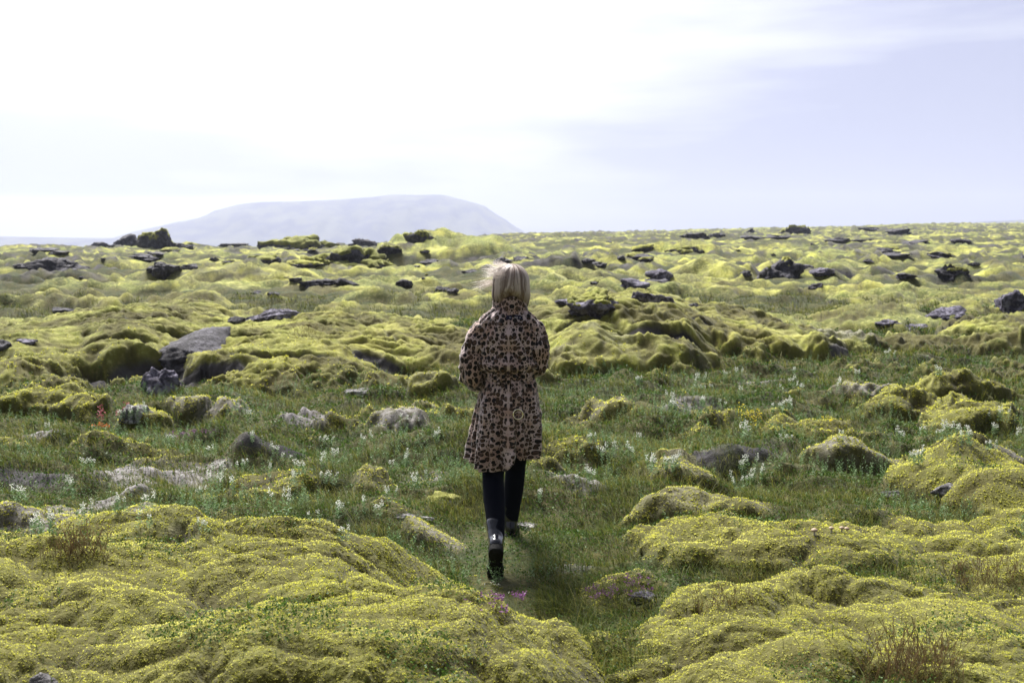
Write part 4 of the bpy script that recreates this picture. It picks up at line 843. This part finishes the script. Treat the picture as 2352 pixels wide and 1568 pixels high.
        N_ /= np.linalg.norm(N_, axis=1)[:, None]; Bn = np.cross(D, N_); ph = np.linspace(0, 2*np.pi, m, endpoint=False)
        uu = u[:, None]; fo = .016*perlin(uu*16+0*ph, np.sin(ph)*2+seed+uu*4, seed) + .006*perlin(uu*38+np.cos(ph)*1.5, np.sin(ph)*2.5, seed+1) + .004*np.cos(uu*95+3*np.sin(ph))*np.exp(-((uu-.34)/.1)**2)
        rr = r_[:, None] + fo
        P = C_[:, None] + rr[..., None]*(np.cos(ph)[None, :, None]*N_[:, None] + np.sin(ph)[None, :, None]*Bn[:, None])
        pa = np.stack([np.abs(np.where(ph > np.pi, ph-2*np.pi, ph))[None]*.072 + .5 + 0*uu, uu + 3 + 0*ph, 0*uu + 0*ph], -1)
        return grid_mesh(name, P, mat or MK['coat'], parent, pa, thick=.003)
    tube('sleeve', [(-.10, .015, 1.315), (-.142, .01, 1.275), (-.182, .0, 1.20), (-.199, .0, 1.10), (-.198, .02, 1.03), (-.18, .07, 1.005), (-.13, .16, 1.035), (-.065, .245, 1.073)], [.05, .072, .074, .074, .076, .072, .062, .05], -1, parent=coat, seed=3)
    tube('sleeve', [(.10, .015, 1.315), (.138, .01, 1.275), (.156, .0, 1.20), (.160, .0, 1.14), (.152, .02, 1.09), (.14, .07, 1.075), (.10, .16, 1.09), (.04, .255, 1.10)], [.05, .068, .068, .066, .066, .062, .058, .05], 1, parent=coat, seed=8)
    # collar standing up round the neck
    tc_ = np.linspace(-2.5, 2.5, 110); zc = np.linspace(0, 1, 26)[:, None]
    rl = np.where(tc_ < 0, .083 + .02*np.exp(-((tc_+1.6)/.5)**2), .085); top = 1.470 - .022*np.abs(np.sin(tc_))**2 + .004*np.sin(tc_*5)
    zz = 1.378 + (top-1.378)*zc; flare = 1 + .20*np.exp(-zc*4.0)*np.where(tc_ < 0, 1.5, .7)*np.abs(np.sin(tc_)) + .06*zc**2
    Pc = np.stack([.018 + rl*flare*np.sin(tc_) + 0*zz, .03 - .082*np.cos(tc_)*(1+.05*zc) - .012*(1-zc)*np.cos(tc_), zz], -1); Pc[..., 1] += .004*np.sin(tc_*9+zc*3)
    grid_mesh('collar', Pc, MK['coat'], coat, np.stack([np.abs(tc_)*.095 + .9 + 0*zz, zz+7, 0*zz], -1), wrap=False, thick=.005)
    # belt, its hanging end and the ring
    zb = np.linspace(1.068, 1.020, 9)[:, None]; zbw = zb + .006*np.sin(3*th+1) ; Pb = coat_pt(np.repeat(th[None], 9, 0), 1.045 + 0*zbw, .012, False); Pb[..., 2] = zbw; Pb[..., 1] -= .004*np.cos(np.linspace(-1.5, 1.5, 9))[:, None]*np.sign(np.cos(th))
    grid_mesh('belt', Pb, MK['coat'], coat, np.stack([np.abs(thg[:9])*.13 + 1.4, zb+11+0*thg[:9], 0*thg[:9]], -1), thick=.005)
    def strap(nm, x0, x1, za, zb_, w_, off, k=30, parent=coat):
        tt = np.linspace(0, 1, k)[:, None]; xx = x0 + (x1-x0)*tt + np.linspace(-w_/2, w_/2, 7)[None]; zz_ = za + (zb_-za)*tt + 0*xx
        aR = np.interp(-zz_, -zt, tab[:, 1]); q = coat_pt(np.arcsin(np.clip(xx/aR, -.95, .95)), zz_, off, False); q[..., 0] = xx; q[..., 1] = q[..., 1].min(axis=1, keepdims=True)*.6 + q[..., 1]*.4 + .003*np.sin(tt*9)
        return grid_mesh(nm, q, MK['coat'], parent, np.stack([xx+2, zz_+15, 0*xx], -1), wrap=False, thick=.004)
    st = strap('belt_tail', .035, .050, 1.05, .855, .05, .012); strap('belt_tail', .052, .064, 1.05, .868, .03, .020)
    for xb in (-.055, .0, .085): strap('belt_loop', xb, xb, 1.082, 1.008, .014, .016, k=8)
    an = np.linspace(0, 2*np.pi, 48, endpoint=False); cy_ = P[95, 150, 1]
    tmin = Pb[0, 150, 1]; ringc = np.array((.052, min(coat_pt(np.array([.3]), np.array([.85]), .0)[0, 1] - .028, tmin), .852)); sm = np.linspace(0, 2*np.pi, 10, endpoint=False)
    Rr = np.stack([ringc[0] + (.0265+.0034*np.cos(sm)[None])*np.cos(an)[:, None], ringc[1] - .0034*np.sin(sm)[None] + 0*an[:, None], ringc[2] + (.0265+.0034*np.cos(sm)[None])*np.sin(an)[:, None]], -1)
    Rr = np.concatenate([Rr, Rr[:1]]); grid_mesh('metal_ring', Rr, MK['metal'], coat)
    # woven label below the collar
    def on_back(x_, z_, off):
        aR = np.where(x_ > 0, np.interp(-z_, -zt, tab[:, 1]), np.interp(-z_, -zt, tab[:, 0])); return coat_pt(np.arcsin(np.clip(x_/aR, -.97, .97))/.95, z_, off, True)
    xl = np.linspace(-.012, .082, 24)[None] + 0*np.ones((6, 1)); zl = np.linspace(1.372, 1.350, 6)[:, None] + 0*xl; ql = on_back(xl, zl, .004); ql[..., 0] = xl; lab = grid_mesh('label_patch', ql, MK['label'], coat, wrap=False, thick=.002)
    cu = bpy.data.curves.new('lettering', 'FONT'); cu.body = 'FASHION KILLA'; cu.size = .0105; cu.align_x = 'CENTER'; cu.align_y = 'CENTER'; to = bpy.data.objects.new('lettering', cu); col.objects.link(to); bpy.context.view_layer.update()
    tm = bpy.data.meshes.new_from_object(to.evaluated_get(bpy.context.evaluated_depsgraph_get())); bpy.data.objects.remove(to)
    cc = np.array([v.co for v in tm.vertices]); wd = cc[:, 0].max()-cc[:, 0].min(); xx = .035 + cc[:, 0]*.060/wd; zz_ = 1.361 + cc[:, 1]; q = on_back(xx, zz_, .0065); q[:, 0] = xx
    tm.vertices.foreach_set('co', q.astype(np.float32).ravel()); tm.name = 'lettering'; link('lettering', tm, MK['thread'], coat)
    # ---- hair: a bob of fine locks, blown to the left at the crown
    rg = np.random.default_rng(9); hc = np.array((.014, .035, 1.545))
    def hs(az, f, rad_=1.):                # az 0 = back; f 0 crown .. 1 tips
        al = np.clip(f/.5, 0, 1)*np.pi/2
        rr = np.sin(al); zz = np.where(f < .5, .097*np.cos(al), -(f-.5)/.5*(.060 + .070*np.abs(np.sin(az))**1.2))
        tuck = np.clip((f-.72)/.28, 0, 1)**2; bul = 1 + .04*np.clip((f-.4)/.35, 0, 1) - .20*tuck*(.6+.4*np.cos(az)) - .05*tuck
        return np.stack([hc[0] + (.097)*rr*np.sin(az)*bul*rad_, hc[1] - .110*rr*np.cos(az)*bul*rad_, hc[2] + zz*(rad_ if np.isscalar(rad_) else rad_)], -1)
    azs = np.linspace(-2.35, 2.35, 90); fs = np.linspace(0.001, .98, 40)[:, None]
    cap_ = hs(azs[None]+0*fs, fs+0*azs[None], .955); hair = grid_mesh('hair', cap_, MK['hair'], root, wrap=False, thick=.004, attrs=dict(tint=np.full(3600, .12), tip=np.repeat(fs[:, 0], 90)))
    S = 14; rows = []
    NL = 230; cent = rg.uniform(-2.4, 2.4, NL)
    A, F0, F1, RD, TI, SW = [], [], [], [], [], []
    for l in range(NL):
        n_ = 24; sw = rg.normal(0, .22) - .05; rd_ = rg.uniform(.955, 1.06); ti = np.clip((.12 if rg.random() < .45 else .8) + rg.normal(0, .12), 0, 1); f1 = rg.uniform(.86, 1.02)
        for k_ in range(n_): A.append(cent[l] + rg.normal(0, .035)); F0.append(rg.uniform(.02, .3) if rg.random() < .7 else rg.uniform(.3, .55)); F1.append(f1 + rg.normal(0, .02)); RD.append(rd_ + rg.normal(0, .006)); TI.append(np.clip(ti + rg.normal(0, .12), 0, 1)); SW.append(sw)
    A, F0, F1, RD, TI, SW = map(np.array, (A, F0, F1, RD, TI, SW)); g = np.linspace(0, 1, S)[None]
    f = F0[:, None] + (F1-F0)[:, None]*g; az = A[:, None]*(1 - .12*(1-f)) + SW[:, None]*np.sin(f*3.2) + .03*np.sin(f*9+A[:, None]*5) + .25*(1-f)*(1-np.clip(f/.5, 0, 1))
    pts = hs(az, f, (RD[:, None] + .012*np.sin(f*7+A[:, None]*9))[..., None][..., 0]) if False else None
    al = RD[:, None] + (.008+.016*np.abs(SW[:, None]))*np.sin(f*8+A[:, None]*9)
    base_ = hs(az, f); pts = hc + (base_-hc)*al[..., None]
    # loose hair in the wind
    nfly = 520; st_az = rg.uniform(-1.9, -.1, nfly); st_f = rg.uniform(.05, .42, nfly); low_ = rg.random(nfly) < .22; st_az[low_] = rg.normal(-1.5, .12, low_.sum()); st_f[low_] = rg.normal(.5, .03, low_.sum())
    p0 = hs(st_az, st_f); Lf = rg.uniform(.02, .085, nfly)*np.where(low_, 1.25, 1); g1 = np.linspace(0, 1, S)[None, :, None]
    d0 = np.stack([-np.ones(nfly), rg.normal(.1, .3, nfly), np.where(low_, rg.normal(-.05, .12, nfly), rg.normal(.45, .3, nfly))], 1); d1 = np.stack([rg.normal(-.5, .2, nfly), rg.normal(0, .3, nfly), np.where(low_, rg.normal(-.45, .2, nfly), rg.normal(-.75, .35, nfly))], 1)
    fl = p0[:, None] + Lf[:, None, None]*(d0[:, None]*g1 + d1[:, None]*g1**2*.55)
    allp = np.concatenate([pts, fl]); n = len(allp); wdt = np.concatenate([np.full(len(pts), .0011), np.full(nfly, .00045)])
    tang = np.gradient(allp, axis=1); out_ = allp-hc; sd = np.cross(tang, out_); sd /= np.linalg.norm(sd, axis=2)[..., None]+1e-9
    tap = np.interp(np.linspace(0, 1, S), [0, .7, 1], [1, .9, .15])[None, :, None]
    co = np.stack([allp - sd*wdt[:, None, None]*tap, allp + sd*wdt[:, None, None]*tap], 2).reshape(-1, 3)
    b_ = (np.arange(n)*S*2)[:, None, None] + (np.arange(S-1)*2)[None, :, None] + np.array([0, 1, 3, 2])[None, None]
    tint = np.repeat(np.concatenate([TI, np.full(nfly, .95)]), S*2); tip = np.concatenate([np.repeat(f.ravel(), 2), np.full(nfly*S*2, .3)])
    link('hair_strands', mesh_np('hair_strands', co, b_.reshape(-1, 4), attrs=dict(tint=tint, tip=np.clip(tip, 0, 1))), MK['hair'], hair)
person()
